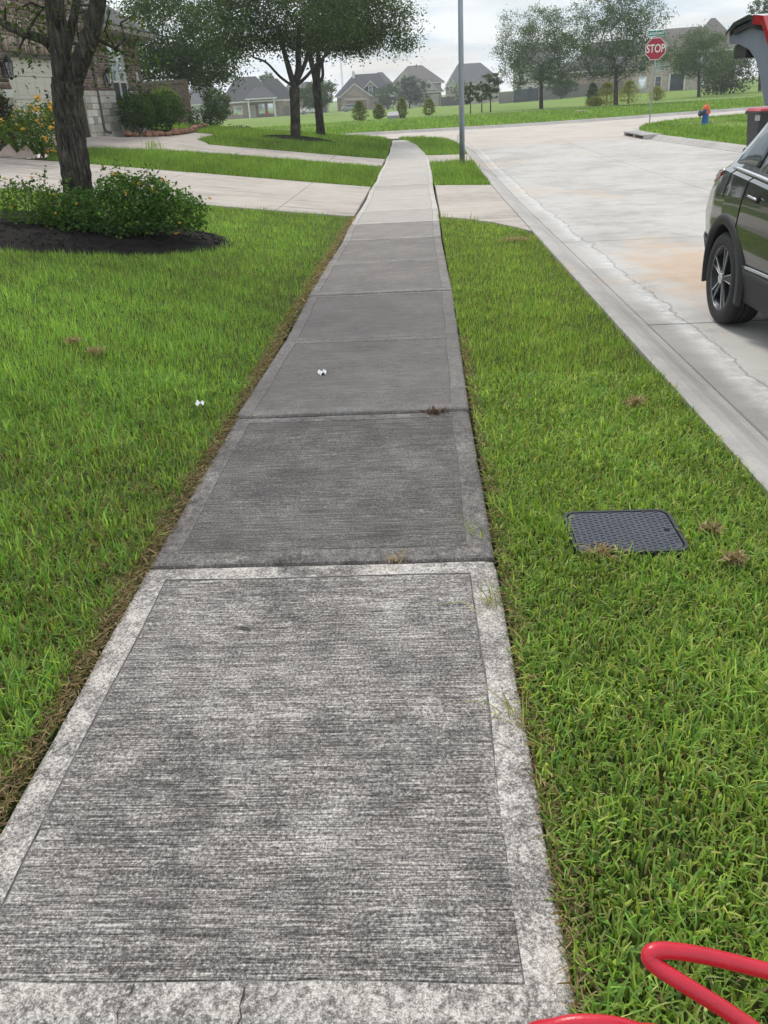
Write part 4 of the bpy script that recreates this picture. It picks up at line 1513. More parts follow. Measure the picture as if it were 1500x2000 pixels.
def cypress(px, py, wpx, hpx, cols, label, seed, group):
    p = G(px, py)
    b = Vector((p.x, p.y, Tz(p.x, p.y)))
    m = mpp(b)
    W, H = wpx * m, hpx * m
    rg = np.random.default_rng(seed)
    root = empty('cypress_shrub', b)
    tag(root, label, 'shrub', group)
    n = 1500
    t = rg.random(n) ** .8
    a = rg.random(n) * 2 * np.pi
    layers = .74 + .26 * np.abs(np.sin(t * 17 + rg.random() * 3))
    r = W / 2 * np.sqrt(np.clip(1.02 - t ** 1.6, 0, 1)) * (.45 + .55 * np.minimum(1, t / .18)) * layers * np.sqrt(rg.uniform(.2, 1.15, n)) * (1 + .28 * np.sin(a * 2 + seed) + .12 * np.sin(a * 5 + t * 8))
    C = np.stack([np.cos(a) * r, np.sin(a) * r, H * (.04 + t * .96)], 1)
    link_mesh('foliage', leaf_mesh('foliage', C, .16, cols, seed, .5, .1), M_LEAF, root)
    MB().tube([(0, 0, -.05), (0.02, 0, H * .5), (0, 0, H * .92)], [.05, .035, .012], 6).build('stem', M_TWIG, root)
    return root


gr = 'young cypress shrubs on the far green'
for i, (px, py, w, h, cc, lab) in enumerate([
        (703, 237, 28, 36, CYP, 'cypress shrub on the green in front of the gabled house'),
        (741, 233, 25, 27, CYP, 'smallest cypress shrub, left of the grey box on the green'),
        (786, 230, 26, 36, CYP, 'pointed cypress shrub right of the grey box'),
        (838, 226, 34, 31, CYP, 'broad cypress shrub in front of the pale garage door'),
        (1156, 207, 34, 40, OAK_FAR, 'dark green cypress shrub left of the yellow ones'),
        (1184, 206, 46, 40, CYP_Y, 'largest yellow cypress shrub between the two roadside trees'),
        (1162, 208, 34, 16, CYP_Y, 'low yellow cypress shrub under the dark one'),
        (1226, 203, 40, 40, CYP_Y, 'yellow cypress shrub just left of the stop sign'),
        (1281, 196, 32, 24, CYP_Y, 'yellow cypress shrub seen behind the stop sign post')]):
    cypress(px, py, w, h, cc, lab, 121 + i, gr)
p = G(1422, 183)
b = Vector((p.x, p.y, Tz(p.x, p.y)))
m = mpp(b)
shrub('big_bush', b, 'wide dark bush beside the low round tree, left of the car', [(-18 * m, 0, 30 * m, 30 * m, 2, 30 * m), (14 * m, 0, 34 * m, 34 * m, 2, 34 * m), (8 * m, 0, 52 * m, 22 * m, 1.6, 24 * m), (-30 * m, 0, 18 * m, 26 * m, 1.6, 18 * m)], 4200, .26, [(.06, .09, .035), (.045, .07, .03), (.10, .13, .05)], 141)

# ================================================================== BUILDINGS
def attr_mat(name, rough=0.85, bump=0.4, var=0.35, scale=18.0):
    m, nt, b = new_mat(name)
    a = nd(nt, 'ShaderNodeAttribute', attribute_name='col')
    g = nd(nt, 'ShaderNodeNewGeometry')
    n = nd(nt, 'ShaderNodeTexNoise', i_Scale=scale, i_Detail=6.0, i_Roughness=0.65)
    lk(nt, g.outputs['Position'], n.inputs['Vector'])
    c = mixc(nt, 1.0, a.outputs['Color'], ramp(nt, n.outputs['Fac'], [(.3, 1 - var), (.7, 1 + var * .6)]), 'MULTIPLY')
    lk(nt, c, b.inputs['Base Color'])
    b.inputs['Roughness'].default_value = rough
    b.inputs['Specular IOR Level'].default_value = 0.2
    bp = nd(nt, 'ShaderNodeBump', i_Strength=bump, i_Distance=0.01)
    lk(nt, n.outputs['Fac'], bp.inputs['Height'])
    lk(nt, bp.outputs[0], b.inputs['Normal'])
    return m


def brick_mat(name, c1, c2, mortar, scale=1.0):
    """brickwork too far away to tell its bricks apart"""
    m, nt, b = new_mat(name)
    g = nd(nt, 'ShaderNodeTexCoord')
    sp = nd(nt, 'ShaderNodeSeparateXYZ')
    lk(nt, g.outputs['Object'], sp.inputs[0])
    cb = nd(nt, 'ShaderNodeCombineXYZ')
    lk(nt, mathn(nt, 'ADD', sp.outputs[0], sp.outputs[1]), cb.inputs[0])
    lk(nt, sp.outputs[2], cb.inputs[1])
    t = nd(nt, 'ShaderNodeTexBrick', i_Scale=scale, i_Color1=(*c1, 1), i_Color2=(*c2, 1), i_Mortar=(*mortar, 1))
    t.inputs['Brick Width'].default_value = .21
    t.inputs['Row Height'].default_value = .075
    t.inputs['Mortar Size'].default_value = .008
    lk(nt, cb.outputs[0], t.inputs['Vector'])
    n = nd(nt, 'ShaderNodeTexNoise', i_Scale=1.7, i_Detail=6.0)
    lk(nt, g.outputs['Object'], n.inputs['Vector'])
    lk(nt, mixc(nt, 1.0, t.outputs['Color'], ramp(nt, n.outputs['Fac'], [(.3, .75), (.7, 1.2)]), 'MULTIPLY'), b.inputs['Base Color'])
    b.inputs['Roughness'].default_value = .9
    return m


def shingle_mat(name, c):
    m, nt, b = new_mat(name)
    g = nd(nt, 'ShaderNodeNewGeometry')
    mp = nd(nt, 'ShaderNodeMapping')
    mp.inputs['Scale'].default_value = (3.0, 3.0, 7.0)
    lk(nt, g.outputs['Position'], mp.inputs['Vector'])
    n = nd(nt, 'ShaderNodeTexNoise', i_Scale=1.0, i_Detail=7.0, i_Roughness=.7)
    lk(nt, mp.outputs[0], n.inputs['Vector'])
    lk(nt, ramp(nt, n.outputs['Fac'], [(.3, tuple(x * .65 for x in c)), (.7, tuple(x * 1.35 for x in c))]), b.inputs['Base Color'])
    b.inputs['Roughness'].default_value = .95
    return m


M_BRICK = attr_mat('house_brick')
M_MORTAR = simple('mortar', (.60, .55, .48), .95, var=.2, scale=12)
M_STONE = attr_mat('limestone_block', .9, .6, .22, 9.0)
M_DOOR = simple('cream_garage_door', (.60, .565, .485), .5, var=.03)
M_TRIM = simple('brown_trim', (.085, .07, .06), .6, var=.15)
M_FASCIA = simple('taupe_fascia', (.30, .265, .225), .6, var=.1)
M_WHITE = simple('white_trim', (.70, .69, .66), .55, var=.05)
M_ROOF1 = shingle_mat('charcoal_shingles', (.085, .082, .085))
M_ROOF2 = shingle_mat('grey_shingles', (.15, .145, .15))
M_ROOF3 = shingle_mat('brown_grey_shingles', (.17, .15, .135))
M_BR_RED = brick_mat('pinkish_brick', (.30, .19, .155), (.38, .26, .215), (.5, .45, .4))
M_BR_TAN = brick_mat('tan_brick', (.40, .32, .26), (.50, .42, .35), (.58, .53, .47))
M_BR_BRN = brick_mat('brown_brick', (.25, .17, .14), (.33, .24, .19), (.45, .4, .35))
M_LIME = simple('pale_stone_wall', (.60, .57, .52), .9, var=.15, scale=3)
M_TANDOOR = simple('tan_garage_door', (.46, .43, .40), .6, var=.04)
M_REDDOOR = simple('brown_garage_door', (.22, .13, .10), .6, var=.06)
M_WOOD = simple('weathered_board', (.225, .175, .14), .9, var=.35, scale=9, bump=.5, bscale=30)
M_GREYWOOD = simple('grey_board', (.21, .195, .19), .9, var=.3, scale=5)
M_BLACK = simple('black_iron', (.012, .012, .013), .4, metal=.3, var=.1)


def glass_mat(name, col, rough=.04):
    m, nt, b = new_mat(name)
    b.inputs['Base Color'].default_value = (*col, 1)
    b.inputs['Roughness'].default_value = rough
    b.inputs['Specular IOR Level'].default_value = 1.0
    b.inputs['Metallic'].default_value = .8 if col[0] > .5 else .4
    return m


M_GLASS = glass_mat('window_glass', (.80, .88, .94))
M_GLASS_D = glass_mat('dark_window', (.10, .12, .14), .12)
M_SCREEN = simple('insect_screen', (.055, .06, .065), .8, var=.08)


def box_field(name, boxes, cols, mat, parent=None, org=(0, 0, 0), normal='X'):
    """many little blocks laid into a wall, joined: boxes = (lo, hi)"""
    lo = np.array([b[0] for b in boxes]) - np.array(org)
    hi = np.array([b[1] for b in boxes]) - np.array(org)
    n = len(lo)
    idx = np.array([[0, 0, 0], [1, 0, 0], [1, 1, 0], [0, 1, 0], [0, 0, 1], [1, 0, 1], [1, 1, 1], [0, 1, 1]])
    V = np.where(idx[None] == 0, lo[:, None, :], hi[:, None, :]).reshape(-1, 3)
    F = np.array([[0, 3, 2, 1], [4, 5, 6, 7], [0, 1, 5, 4], [1, 2, 6, 5], [2, 3, 7, 6], [3, 0, 4, 7]])
    fl = (np.arange(n)[:, None, None] * 8 + F[None]).ravel()
    c4 = np.repeat(np.concatenate([np.array(cols), np.ones((n, 1))], 1), 8, 0)
    me = np_mesh(name, V, fl, np.arange(n * 6) * 4, np.full(n * 6, 4), attrs={'col': c4})
    o = link_mesh(name, me, mat, parent)
    o['kind'] = 'stuff'
    return o


def shade(r, c, a, b_):
    k = r.uniform(a, b_)
    return [x * k for x in c]


# ---- the brick house with the cream garage door
HX = -9.8
HB = 0.90
house = empty('brick_house', (HX, 26.8, HB))
tag(house, 'brown brick house with limestone base and cream garage door behind the near tree', 'house')
ho = house.location
Y0, Y1 = 20.6, 32.72
DOOR = (22.02, 26.78, HB, 2.98)
WIN = (29.58, 31.12, 1.62, 3.52)
STONE_TOP = 2.17
mb = MB()
# wall core (mortar), with the openings left free
mb.b2((HX - .25, Y0, HB - .4), (HX - .012, DOOR[0], 6.6))
mb.b2((HX - .25, DOOR[0], DOOR[3]), (HX - .012, DOOR[1], 6.6))
mb.b2((HX - .25, DOOR[1], HB - .4), (HX - .012, WIN[0], 3.82))
mb.b2((HX - .25, DOOR[1], 3.82), (HX - .012, 28.2, 6.6))
mb.b2((HX - .25, WIN[0], HB - .4), (HX - .012, WIN[1], WIN[2]))
mb.b2((HX - .25, WIN[0], WIN[3]), (HX - .012, WIN[1], 3.82))
mb.b2((HX - .25, WIN[1], HB - .4), (HX - .012, Y1, 3.82))
mb.build('wall', M_MORTAR, house, org=ho)
mb = MB()
mb.b2((HX - 9, Y1 - .25, HB - .4), (HX - .25, Y1 - .01, 3.82))
mb.b2((HX - 9, Y0 + .01, HB - .4), (HX - .25, Y0 + .25, 6.6))
mb.b2((HX - 9, 28.0, 3.6), (HX - .25, 28.19, 6.6))
mb.b2((HX - 9.2, Y0, HB - .4), (HX - 9.0, Y1, 3.82))
mb.build('side_wall', M_BR_BRN, house, org=ho)
# bricks
br, bc = [], []
rb = random.Random(3)
BC = [(.20, .135, .112), (.25, .175, .145), (.155, .105, .093), (.34, .26, .21), (.46, .38, .31), (.18, .125, .115), (.29, .22, .185)]
z = STONE_TOP + .06
row = 0


def in_open(y0, y1, z0, z1):
    for o in (DOOR, WIN):
        top = o[3] + (.30 if o is DOOR else .22)
        if y1 > o[0] and y0 < o[1] and z1 > o[2] and z0 < top:
            return True
    return False


while z < 6.55:
    y = Y0 - (.11 if row % 2 else 0)
    while y < (Y1 if z < 3.8 else 28.2):
        a, b_ = max(y, Y0), min(y + .205, Y1 if z < 3.8 else 28.2)
        if b_ - a > .04:
            if not in_open(a, b_, z, z + .066):
                br.append(((HX - .05, a, z), (HX + rb.uniform(-.001, .004), b_, z + .066)))
                bc.append(shade(rb, rb.choice(BC), .8, 1.2))
            else:
                # cut bricks that end at an opening
                for o in (DOOR, WIN):
                    top = o[3] + (.30 if o is DOOR else .22)
                    if z + .066 > o[2] and z < top:
                        if a < o[0] < b_ and o[0] - a > .05:
                            br.append(((HX - .05, a, z), (HX + .002, o[0], z + .066)))
                            bc.append(list(rb.choice(BC)))
                        if a < o[1] < b_ and b_ - o[1] > .05:
                            br.append(((HX - .05, o[1], z), (HX + .002, b_, z + .066)))
                            bc.append(list(rb.choice(BC)))
        y += .215
    z += .0765
    row += 1
for o, h in ((DOOR, .30), (WIN, .22)):
    y = o[0]
    while y < o[1] - .05:
        br.append(((HX - .05, y, o[3] + .002), (HX + .012, y + .066, o[3] + h - .008)))
        bc.append(shade(rb, rb.choice(BC[3:]), .85, 1.25))
        y += .0765
# rowlock course on top of the stone
for (ya, yb) in ((Y0, DOOR[0]), (DOOR[1], WIN[0]), (WIN[1], Y1)):
    y = ya
    while y < yb - .03:
        br.append(((HX - .05, y, STONE_TOP - .01), (HX + .022, min(y + .068, yb), STONE_TOP + .055)))
        bc.append(shade(rb, rb.choice(BC[:3]), .8, 1.1))
        y += .0765
box_field('bricks', br, bc, M_BRICK, house, ho)
# limestone blocks of the base, each its own piece
SC_ = [(.52, .49, .43), (.60, .57, .51), (.45, .42, .37), (.66, .64, .59), (.40, .36, .31)]
stone_me = {}
for (ya, yb) in ((Y0, DOOR[0]), (DOOR[1], WIN[0]), (WIN[0], WIN[1]), (WIN[1], Y1)):
    z = HB - .1
    top = STONE_TOP - .015 if ya != WIN[0] else WIN[2] - .02
    while z < top - .05:
        h = min(rb.choice((.16, .2, .24)), top - z)
        y = ya
        while y < yb - .02:
            w = min(rb.uniform(.26, .52), yb - y)
            if yb - y - w < .12:
                w = yb - y
            key = (round(w, 1), round(h, 2))
            m_ = MB()
            m_.box((0, 0, 0), (.09, w - .012, h - .012))
            me_name = 'stone'
            o = m_.build(me_name, M_STONE, house, bevel=.012, seg=1)
            col = shade(rb, rb.choice(SC_), .85, 1.12)
            at = o.data.attributes.new('col', 'FLOAT_COLOR', 'POINT')
            at.data.foreach_set('color', [*col, 1] * len(o.data.vertices))
            o.location = (HX - .022 + rb.uniform(-.004, .006) - ho.x, y + w / 2 - ho.y, z + h / 2 - ho.z)
            y += w
        z += h
# garage door: four ribbed sections
gd = MB().b2((HX - .24, DOOR[0], HB - .05), (HX - .20, DOOR[1], DOOR[3])).build('garage_door', M_DOOR, house, org=ho)
sec = (DOOR[3] - HB) / 4
for k in range(4):
    mb = MB()
    z0, z1 = HB + k * sec + .006, HB + (k + 1) * sec - .006
    mb.b2((HX - .198, DOOR[0] + .01, z0), (HX - .165, DOOR[1] - .01, z1))
    nP = 8
    pw = (DOOR[1] - DOOR[0] - .2) / nP
    for j in range(nP):
        ya = DOOR[0] + .1 + j * pw
        mb.b2((HX - .166, ya + .05, z0 + .09), (HX - .156, ya + pw - .05, z1 - .09))
    s_ = mb.build('section', M_DOOR, gd, org=ho, bevel=.006, seg=1)
mb = MB()
mb.b2((HX - .26, DOOR[0] - .02, DOOR[3] - .10), (HX - .02, DOOR[1] + .02, DOOR[3]))
mb.b2((HX - .20, DOOR[0], HB), (HX - .03, DOOR[0] + .06, DOOR[3] - .1))
mb.b2((HX - .20, DOOR[1] - .06, HB), (HX - .03, DOOR[1], DOOR[3] - .1))
mb.build('door_frame', M_TRIM, house, org=ho)
# window
mb = MB()
f = .055
y0, y1, z0, z1 = WIN
zm = 2.42
mb.b2((HX - .11, y0, z0), (HX - .03, y0 + f, z1))
mb.b2((HX - .11, y1 - f, z0), (HX - .03, y1, z1))
mb.b2((HX - .11, y0 + f, z1 - f), (HX - .03, y1 - f, z1))
mb.b2((HX - .11, y0 + f, z0), (HX - .03, y1 - f, z0 + f))
ym = (y0 + y1) / 2
mb.b2((HX - .115, ym - .045, z0 + f), (HX - .02, ym + .045, z1 - f))
mb.b2((HX - .105, y0 + f, zm - .03), (HX - .025, ym - .045, zm + .03))
mb.b2((HX - .105, ym + .045, zm - .03), (HX - .025, y1 - f, zm + .03))
wn_ = mb.build('window', M_WHITE, house, org=ho)
for a, b_ in ((y0 + f, ym - .045), (ym + .045, y1 - f)):
    MB().b2((HX - .08, a, zm + .03), (HX - .07, b_, z1 - f)).build('pane', M_GLASS, wn_, org=ho)
    MB().b2((HX - .065, a, z0 + f), (HX - .06, b_, zm - .03)).build('screen', M_SCREEN, wn_, org=ho)
    for k in (1, 2, 3):
        zz_ = zm + .03 + (z1 - f - zm - .03) * k / 4
        MB().b2((HX - .069, a, zz_ - .008), (HX - .064, b_, zz_ + .008)).build('muntin', M_WHITE, wn_, org=ho)
# lanterns, downspout, plaque
for (y, z) in ((21.78, 2.62), (28.75, 2.55)):
    lt = MB().b2((HX - .01, y - .06, z - .2), (HX + .02, y + .06, z + .12)).build('wall_lantern', M_BLACK, house, org=ho)
    mb = MB()
    mb.tube([(HX + .02, y, z), (HX + .10, y, z + .16), (HX + .17, y, z + .16)], .012, 6)
    mb.lathe([(.02, .24), (.05, .20), (.115, .10), (.12, .085)], (HX + .17, y, z), 6)
    mb.lathe([(.06, -.24), (.065, -.22), (.02, -.28)], (HX + .17, y, z), 6)
    for a in range(6):
        ca, sa = math.cos(a * math.pi / 3), math.sin(a * math.pi / 3)
        mb.tube([(HX + .17 + .105 * ca, y + .105 * sa, z + .09), (HX + .17 + .06 * ca, y + .06 * sa, z - .22)], .008, 4)
    mb.build('lantern_cage', M_BLACK, lt, org=ho)
    MB().lathe([(.055, -.215), (.095, .085)], (HX + .17, y, z), 6).build('lantern_glass', M_GLASS, lt, org=ho)
mb = MB()
yd = 27.85
mb.tube([(HX + .06, yd, 3.75), (HX + .05, yd, 3.6), (HX + .05, yd, HB + .25), (HX + .09, yd, HB + .12), (HX + .24, yd + .02, HB + .07)], .042, 4)
mb.build('downspout', M_TRIM, house, org=ho)
MB().b2((HX + .0, 32.08, 2.45), (HX + .025, 32.30, 2.74)).build('plaque', M_WHITE, house, org=ho)
# roofs
mb = MB()
e0, e1, zr = HX + .45, HX - 9.5, 3.86
pitch = .72
rx = HX - 4.5
zt = zr + (e0 - rx) * pitch
th = .12
mb.hexa([(e0, 27.9, zr), (e0, 33.2, zr), (rx, 33.2 - 3.2, zt), (rx, 27.9, zt), (e0, 27.9, zr + th), (e0, 33.2, zr + th), (rx, 30.0, zt + th), (rx, 27.9, zt + th)])
mb.hexa([(e0, 33.2, zr), (e1, 33.2, zr), (rx, 30.0, zt), (rx, 30.0, zt - .05), (e0, 33.2, zr + th), (e1, 33.2, zr + th), (rx, 30.0, zt + th), (rx, 30.0, zt + th - .05)])
mb.build('roof', M_ROOF1, house, org=ho)
mb = MB()
mb.b2((HX - .012, 27.9, 3.70), (e0 - .06, 33.15, 3.73))
mb.b2((e0 - .02, 27.85, 3.72), (e0 + .05, 33.25, 3.90))
mb.b2((e0 + .052, 27.85, 3.76), (e0 + .15, 33.25, 3.88))
mb.build('eave', M_FASCIA, house, org=ho)
mb = MB()
zr2 = 6.6
rx2, zt2 = HX - 4, 9.2
mb.hexa([(HX + .4, 20.2, zr2), (HX + .4, 28.6, zr2), (rx2, 28.6, zt2), (rx2, 20.2, zt2), (HX + .4, 20.2, zr2 + .12), (HX + .4, 28.6, zr2 + .12), (rx2, 28.6, zt2 + .12), (rx2, 20.2, zt2 + .12)])
mb.hexa([(HX - 9, 20.2, zr2), (HX - 9, 28.6, zr2), (rx2 - .01, 28.6, zt2), (rx2 - .01, 20.2, zt2), (HX - 9, 20.2, zr2 + .12), (HX - 9, 28.6, zr2 + .12), (rx2 - .01, 28.6, zt2 + .12), (rx2 - .01, 20.2, zt2 + .12)])
mb.build('roof', M_ROOF1, house, org=ho)

# ---- wooden side fence: every board its own part
fY = 39.2
fb_ = Tz(-9.85, fY)
fence = empty('wooden_fence', (-9.85, fY, fb_))
tag(fence, 'tall weathered brown board fence beside the brick house', 'fence')
k = 0
x = -9.92
rf = random.Random(8)
while x > -14.0:
    h = 1.80 + rf.uniform(-.008, .008)
    zb = Tz(x, fY) - .02
    MB().box((x - .07, fY + rf.uniform(-.004, .004), zb + h / 2), (.136, .02, h)).build('board', M_WOOD, fence, org=fence.location)
    x -= .142
top = fb_ + 1.80
MB().b2((-14.05, fY - .055, top - .10), (-9.93, fY - .012, top - .01)).build('rail', M_WOOD, fence, org=fence.location)
MB().b2((-14.05, fY - .07, top + .0), (-9.86, fY + .06, top + .035)).build('cap_board', M_GREYWOOD, fence, org=fence.location)
MB().b2((-14.05, fY - .05, fb_ + .72), (-9.93, fY - .012, fb_ + .81)).build('rail', M_WOOD, fence, org=fence.location)
MB().b2((-9.93, fY - .06, fb_ - .1), (-9.83, fY + .04, top - .01)).build('post', simple('cedar_post', (.22, .135, .085), .85, var=.2), fence, org=fence.location)
MB().b2((-9.83, fY - .045, fb_ - .1), (-9.80, fY + .03, top)).build('edge_strip', M_GREYWOOD, fence, org=fence.location)
# the same fence runs back along the lot behind
# rock border of the bed
M_ROCK = simple('red_brown_rock', (.30, .155, .095), .9, var=.35, scale=8, bump=.5)
rr_ = random.Random(12)
rock_line = resample([Vector(p) for p in [(-9.2, 28.2), (-8.75, 28.7), (-8.4, 29.7), (-8.3, 31), (-8.25, 32.6), (-8.5, 34.3), (-8.7, 36.4)]], .36)
for i, p in enumerate(rock_line):
    s = rr_.uniform(.10, .17)
    mbk = bmesh.new()
    bmesh.ops.create_icosphere(mbk, subdivisions=2, radius=1)
    for v in mbk.verts:
        v.co *= 1 + .16 * math.sin(v.co.x * 4 + i) + .12 * math.sin(v.co.y * 5 + 2 * i) + rr_.uniform(-.05, .05)
        v.co.x *= s * 1.2
        v.co.y *= s * rr_.uniform(.98, 1.02)
        v.co.z *= s * .72
    me = bpy.data.meshes.new('border_rock')
    mbk.to_mesh(me)
    mbk.free()
    o = link_mesh('border_rock', me, M_ROCK, None, (p.x + rr_.uniform(-.06, .06), p.y, Tz(p.x, p.y) + s * .4))
    o.rotation_euler = (0, 0, rr_.uniform(0, 6))
    tag(o, 'rounded red-brown rock in the border row below the hedge', 'rock', 'rocks edging the hedge bed')
M_PINKSTONE = simple('pink_flagstone', (.42, .33, .28), .9, var=.15, scale=6)
for i, (px, py, w) in enumerate([(12, 303, .55), (46, 306, .6)]):
    p = G(px, py)
    zb = Tz(p.x, p.y)
    o = MB().prism([(p.x - w / 2, p.y, zb - .03), (p.x + w / 2, p.y, zb - .03), (p.x + .06, p.y + .1, zb + .23)], (0, .07, 0)).build('edging_stone', M_PINKSTONE, None, org=(p.x, p.y, zb), loc=(p.x, p.y, zb), bevel=.012)
    tag(o, ['brown leaning edging stone in shade under the yellow flowers', 'pale triangular edging stone beside the driveway grass'][i], 'stone', 'edging stones of the flower bed')


# ---- houses beyond the green
def far_house(px, py, dist, label, name='house', rz=0.0, mats=None, boxes=(), hips=(), gables=(), doors=(), windows=(), posts=(), extra=None, scale=1.0):
    """local frame: x to the right, y away from the camera, z up; lengths in metres from the point seen at (px, py)"""
    p = toward(px, py, dist)
    p.z = Tz(p.x, p.y)
    root = empty(name, p, rz + math.atan2(-p.x, p.y))
    tag(root, label, 'house', 'houses beyond the green')
    root.scale = (scale, scale, scale)
    for (x0, x1, y0, y1, z0, z1, mt) in boxes:
        MB().b2((x0, y0, z0 - .5 if z0 == 0 else z0), (x1, y1, z1)).build('wall', mt, root)
    for (x0, x1, y0, y1, z0, z1, inx, mt) in hips:      # hipped roof; inx = how far the ridge draws in at each end
        a, b_ = inx if isinstance(inx, tuple) else (inx, inx)
        ym = (y0 + y1) / 2
        e = .25
        mb = MB()
        v = [(x0, y0, z0), (x1, y0, z0), (x1, y1, z0), (x0, y1, z0), (x0, y0, z0 + e), (x1, y0, z0 + e), (x1, y1, z0 + e), (x0, y1, z0 + e), (x0 + a, ym, z1), (x1 - b_, ym, z1)]
        mb.add(v, [(0, 3, 2, 1), (0, 1, 5, 4), (1, 2, 6, 5), (2, 3, 7, 6), (3, 0, 4, 7), (4, 5, 9, 8), (5, 6, 9), (6, 7, 8, 9), (7, 4, 8)])
        rf_ = mb.build('roof', mt, root)
        MB().b2((x0 + .02, y0 - .03, z0 - .02), (x1 - .02, y0 - .002, z0 + e - .04)).build('fascia', M_WHITE, rf_)
    for (x0, x1, y0, y1, z0, z1, wm, rm) in gables:     # gable end facing the camera
        xm = (x0 + x1) / 2
        MB().prism([(x0, y0, z0), (x1, y0, z0), (xm, y0, z1)], (0, .3, 0)).build('gable', wm, root)
        o_ = .45
        s_ = (z1 - z0) / (xm - x0)
        mb = MB()
        for sx in (-1, 1):
            ex = xm + sx * (xm - x0 + o_)
            mb.hexa([(ex, y0 - .35, z0 - o_ * s_), (xm, y0 - .35, z1), (xm, y1, z1), (ex, y1, z0 - o_ * s_), (ex, y0 - .35, z0 - o_ * s_ + .22), (xm, y0 - .35, z1 + .22), (xm, y1, z1 + .22), (ex, y1, z0 - o_ * s_ + .22)])
        rf_ = mb.build('gable_roof', rm, root)
        mb = MB()
        for sx in (-1, 1):
            ex = xm + sx * (xm - x0 + o_)
            mb.hexa([(ex, y0 - .42, z0 - o_ * s_ - .05), (xm, y0 - .42, z1 - .05), (xm, y0 - .36, z1 - .05), (ex, y0 - .36, z0 - o_ * s_ - .05), (ex, y0 - .42, z0 - o_ * s_ + .2), (xm, y0 - .42, z1 + .2), (xm, y0 - .36, z1 + .2), (ex, y0 - .36, z0 - o_ * s_ + .2)])
        mb.build('rake_trim', M_WHITE, rf_)
    for (x0, x1, y0, z0, z1, mt) in doors:
        d_ = MB().b2((x0, y0 - .06, z0), (x1, y0 + .05, z1)).build('garage_door', mt, root)
        MB().b2((x0 - .12, y0 - .09, z1), (x1 + .12, y0 + .03, z1 + .16)).build('lintel', M_WHITE, d_)
    for (x0, x1, y0, z0, z1, wp) in windows:
        w_ = MB().b2((x0 - .09, y0 - .05, z0 - .09), (x1 + .09, y0 + .06, z1 + .09)).build('window', wp[1], root)
        nx = max(1, int((x1 - x0) / .9))
        for a in range(nx):
            for zc, zd in ((z0, (z0 + z1) / 2 - .03), ((z0 + z1) / 2 + .03, z1)):
                xa, xb = x0 + (x1 - x0) * a / nx + .03, x0 + (x1 - x0) * (a + 1) / nx - .03
                MB().b2((xa, y0 - .075, zc), (xb, y0 - .052, zd)).build('pane', wp[0], w_)
    for (x, y, z0, z1, r) in posts:
        MB().b2((x - r, y - r, z0 - .3), (x + r, y + r, z1)).build('post', M_WHITE, root)
    if extra:
        extra(root)
    return root


GW, DW = (M_GLASS, M_WHITE), (M_GLASS_D, M_WHITE)


def chimney(x, y, z0, z1, mt=None):
    def f(root):
        MB().b2((x - .35, y - .35, z0), (x + .35, y + .35, z1)).build('chimney', mt or M_WHITE, root)
    return f


def porch_bits(root):
    MB().b2((.3, 1.9, 0), (1.3, 2.1, 2.1)).build('door', M_WHITE, root)
    rc = MB()
    rc.b2((3.0, .5, .35), (3.6, 1.0, .45)); rc.b2((3.0, .95, .45), (3.6, 1.03, 1.0))
    for xx in (3.03, 3.57):
        for yy in (.53, .98):
            rc.b2((xx - .03, yy - .03, -.3), (xx + .03, yy + .03, .35))
    rc.build('porch_chair', simple('red_chair', (.5, .05, .05), .5), root)


far_house(487, 227, 172, 'low dark-roofed brick house with a white-posted porch', name='porch_house',
          boxes=[(-4.6, 0, 0, 9, 0, 2.6, M_BR_BRN), (0, 6.6, 2.1, 9, 0, 2.6, M_BR_BRN)],
          hips=[(-5.1, 5.6, -.5, 9.5, 2.6, 6.9, (3.4, 3.6), M_ROOF1), (-.5, 5.4, -1.0, 6.0, 3.0, 5.2, (2.2, 2.2), M_ROOF1), (1.5, 9.2, 3, 10, 2.6, 6.4, (2.0, 3.2), M_ROOF1)],
          windows=[(-2.6, -1.2, 0, .7, 2.0, GW), (1.9, 3.0, 2.1, .6, 2.2, GW), (3.6, 4.6, 2.1, .6, 2.2, GW)], posts=[(.1, -.6, 0, 3.0, .16), (4.8, -.6, 0, 3.0, .16)], extra=porch_bits)
far_house(696, 213, 225, 'gabled brick house with brown garage door and white dormer', name='gabled_house',
          boxes=[(-3.6, 3.4, 0, 9, 0, 3.0, M_BR_RED), (-4.6, 8.6, 2, 11, 0, 3.0, M_BR_RED)],
          hips=[(-5.2, 9.2, 1.6, 11.5, 3.0, 7.9, (5.0, 3.2), M_ROOF1), (2.5, 11, 3, 12, 3.6, 8.1, (3.2, 4.0), M_ROOF2)],
          gables=[(-3.7, 3.5, 0, 5, 3.1, 5.7, M_BR_RED, M_ROOF1), (2.5, 5.0, 2.2, 4.5, 5.0, 6.1, M_BR_RED, M_ROOF1)],
          doors=[(-2.3, 2.6, 0, 0, 2.3, M_REDDOOR)], windows=[(3.3, 4.2, 2.2, 3.6, 5.1, DW)], extra=chimney(-.2, 6, 6.5, 8.6))
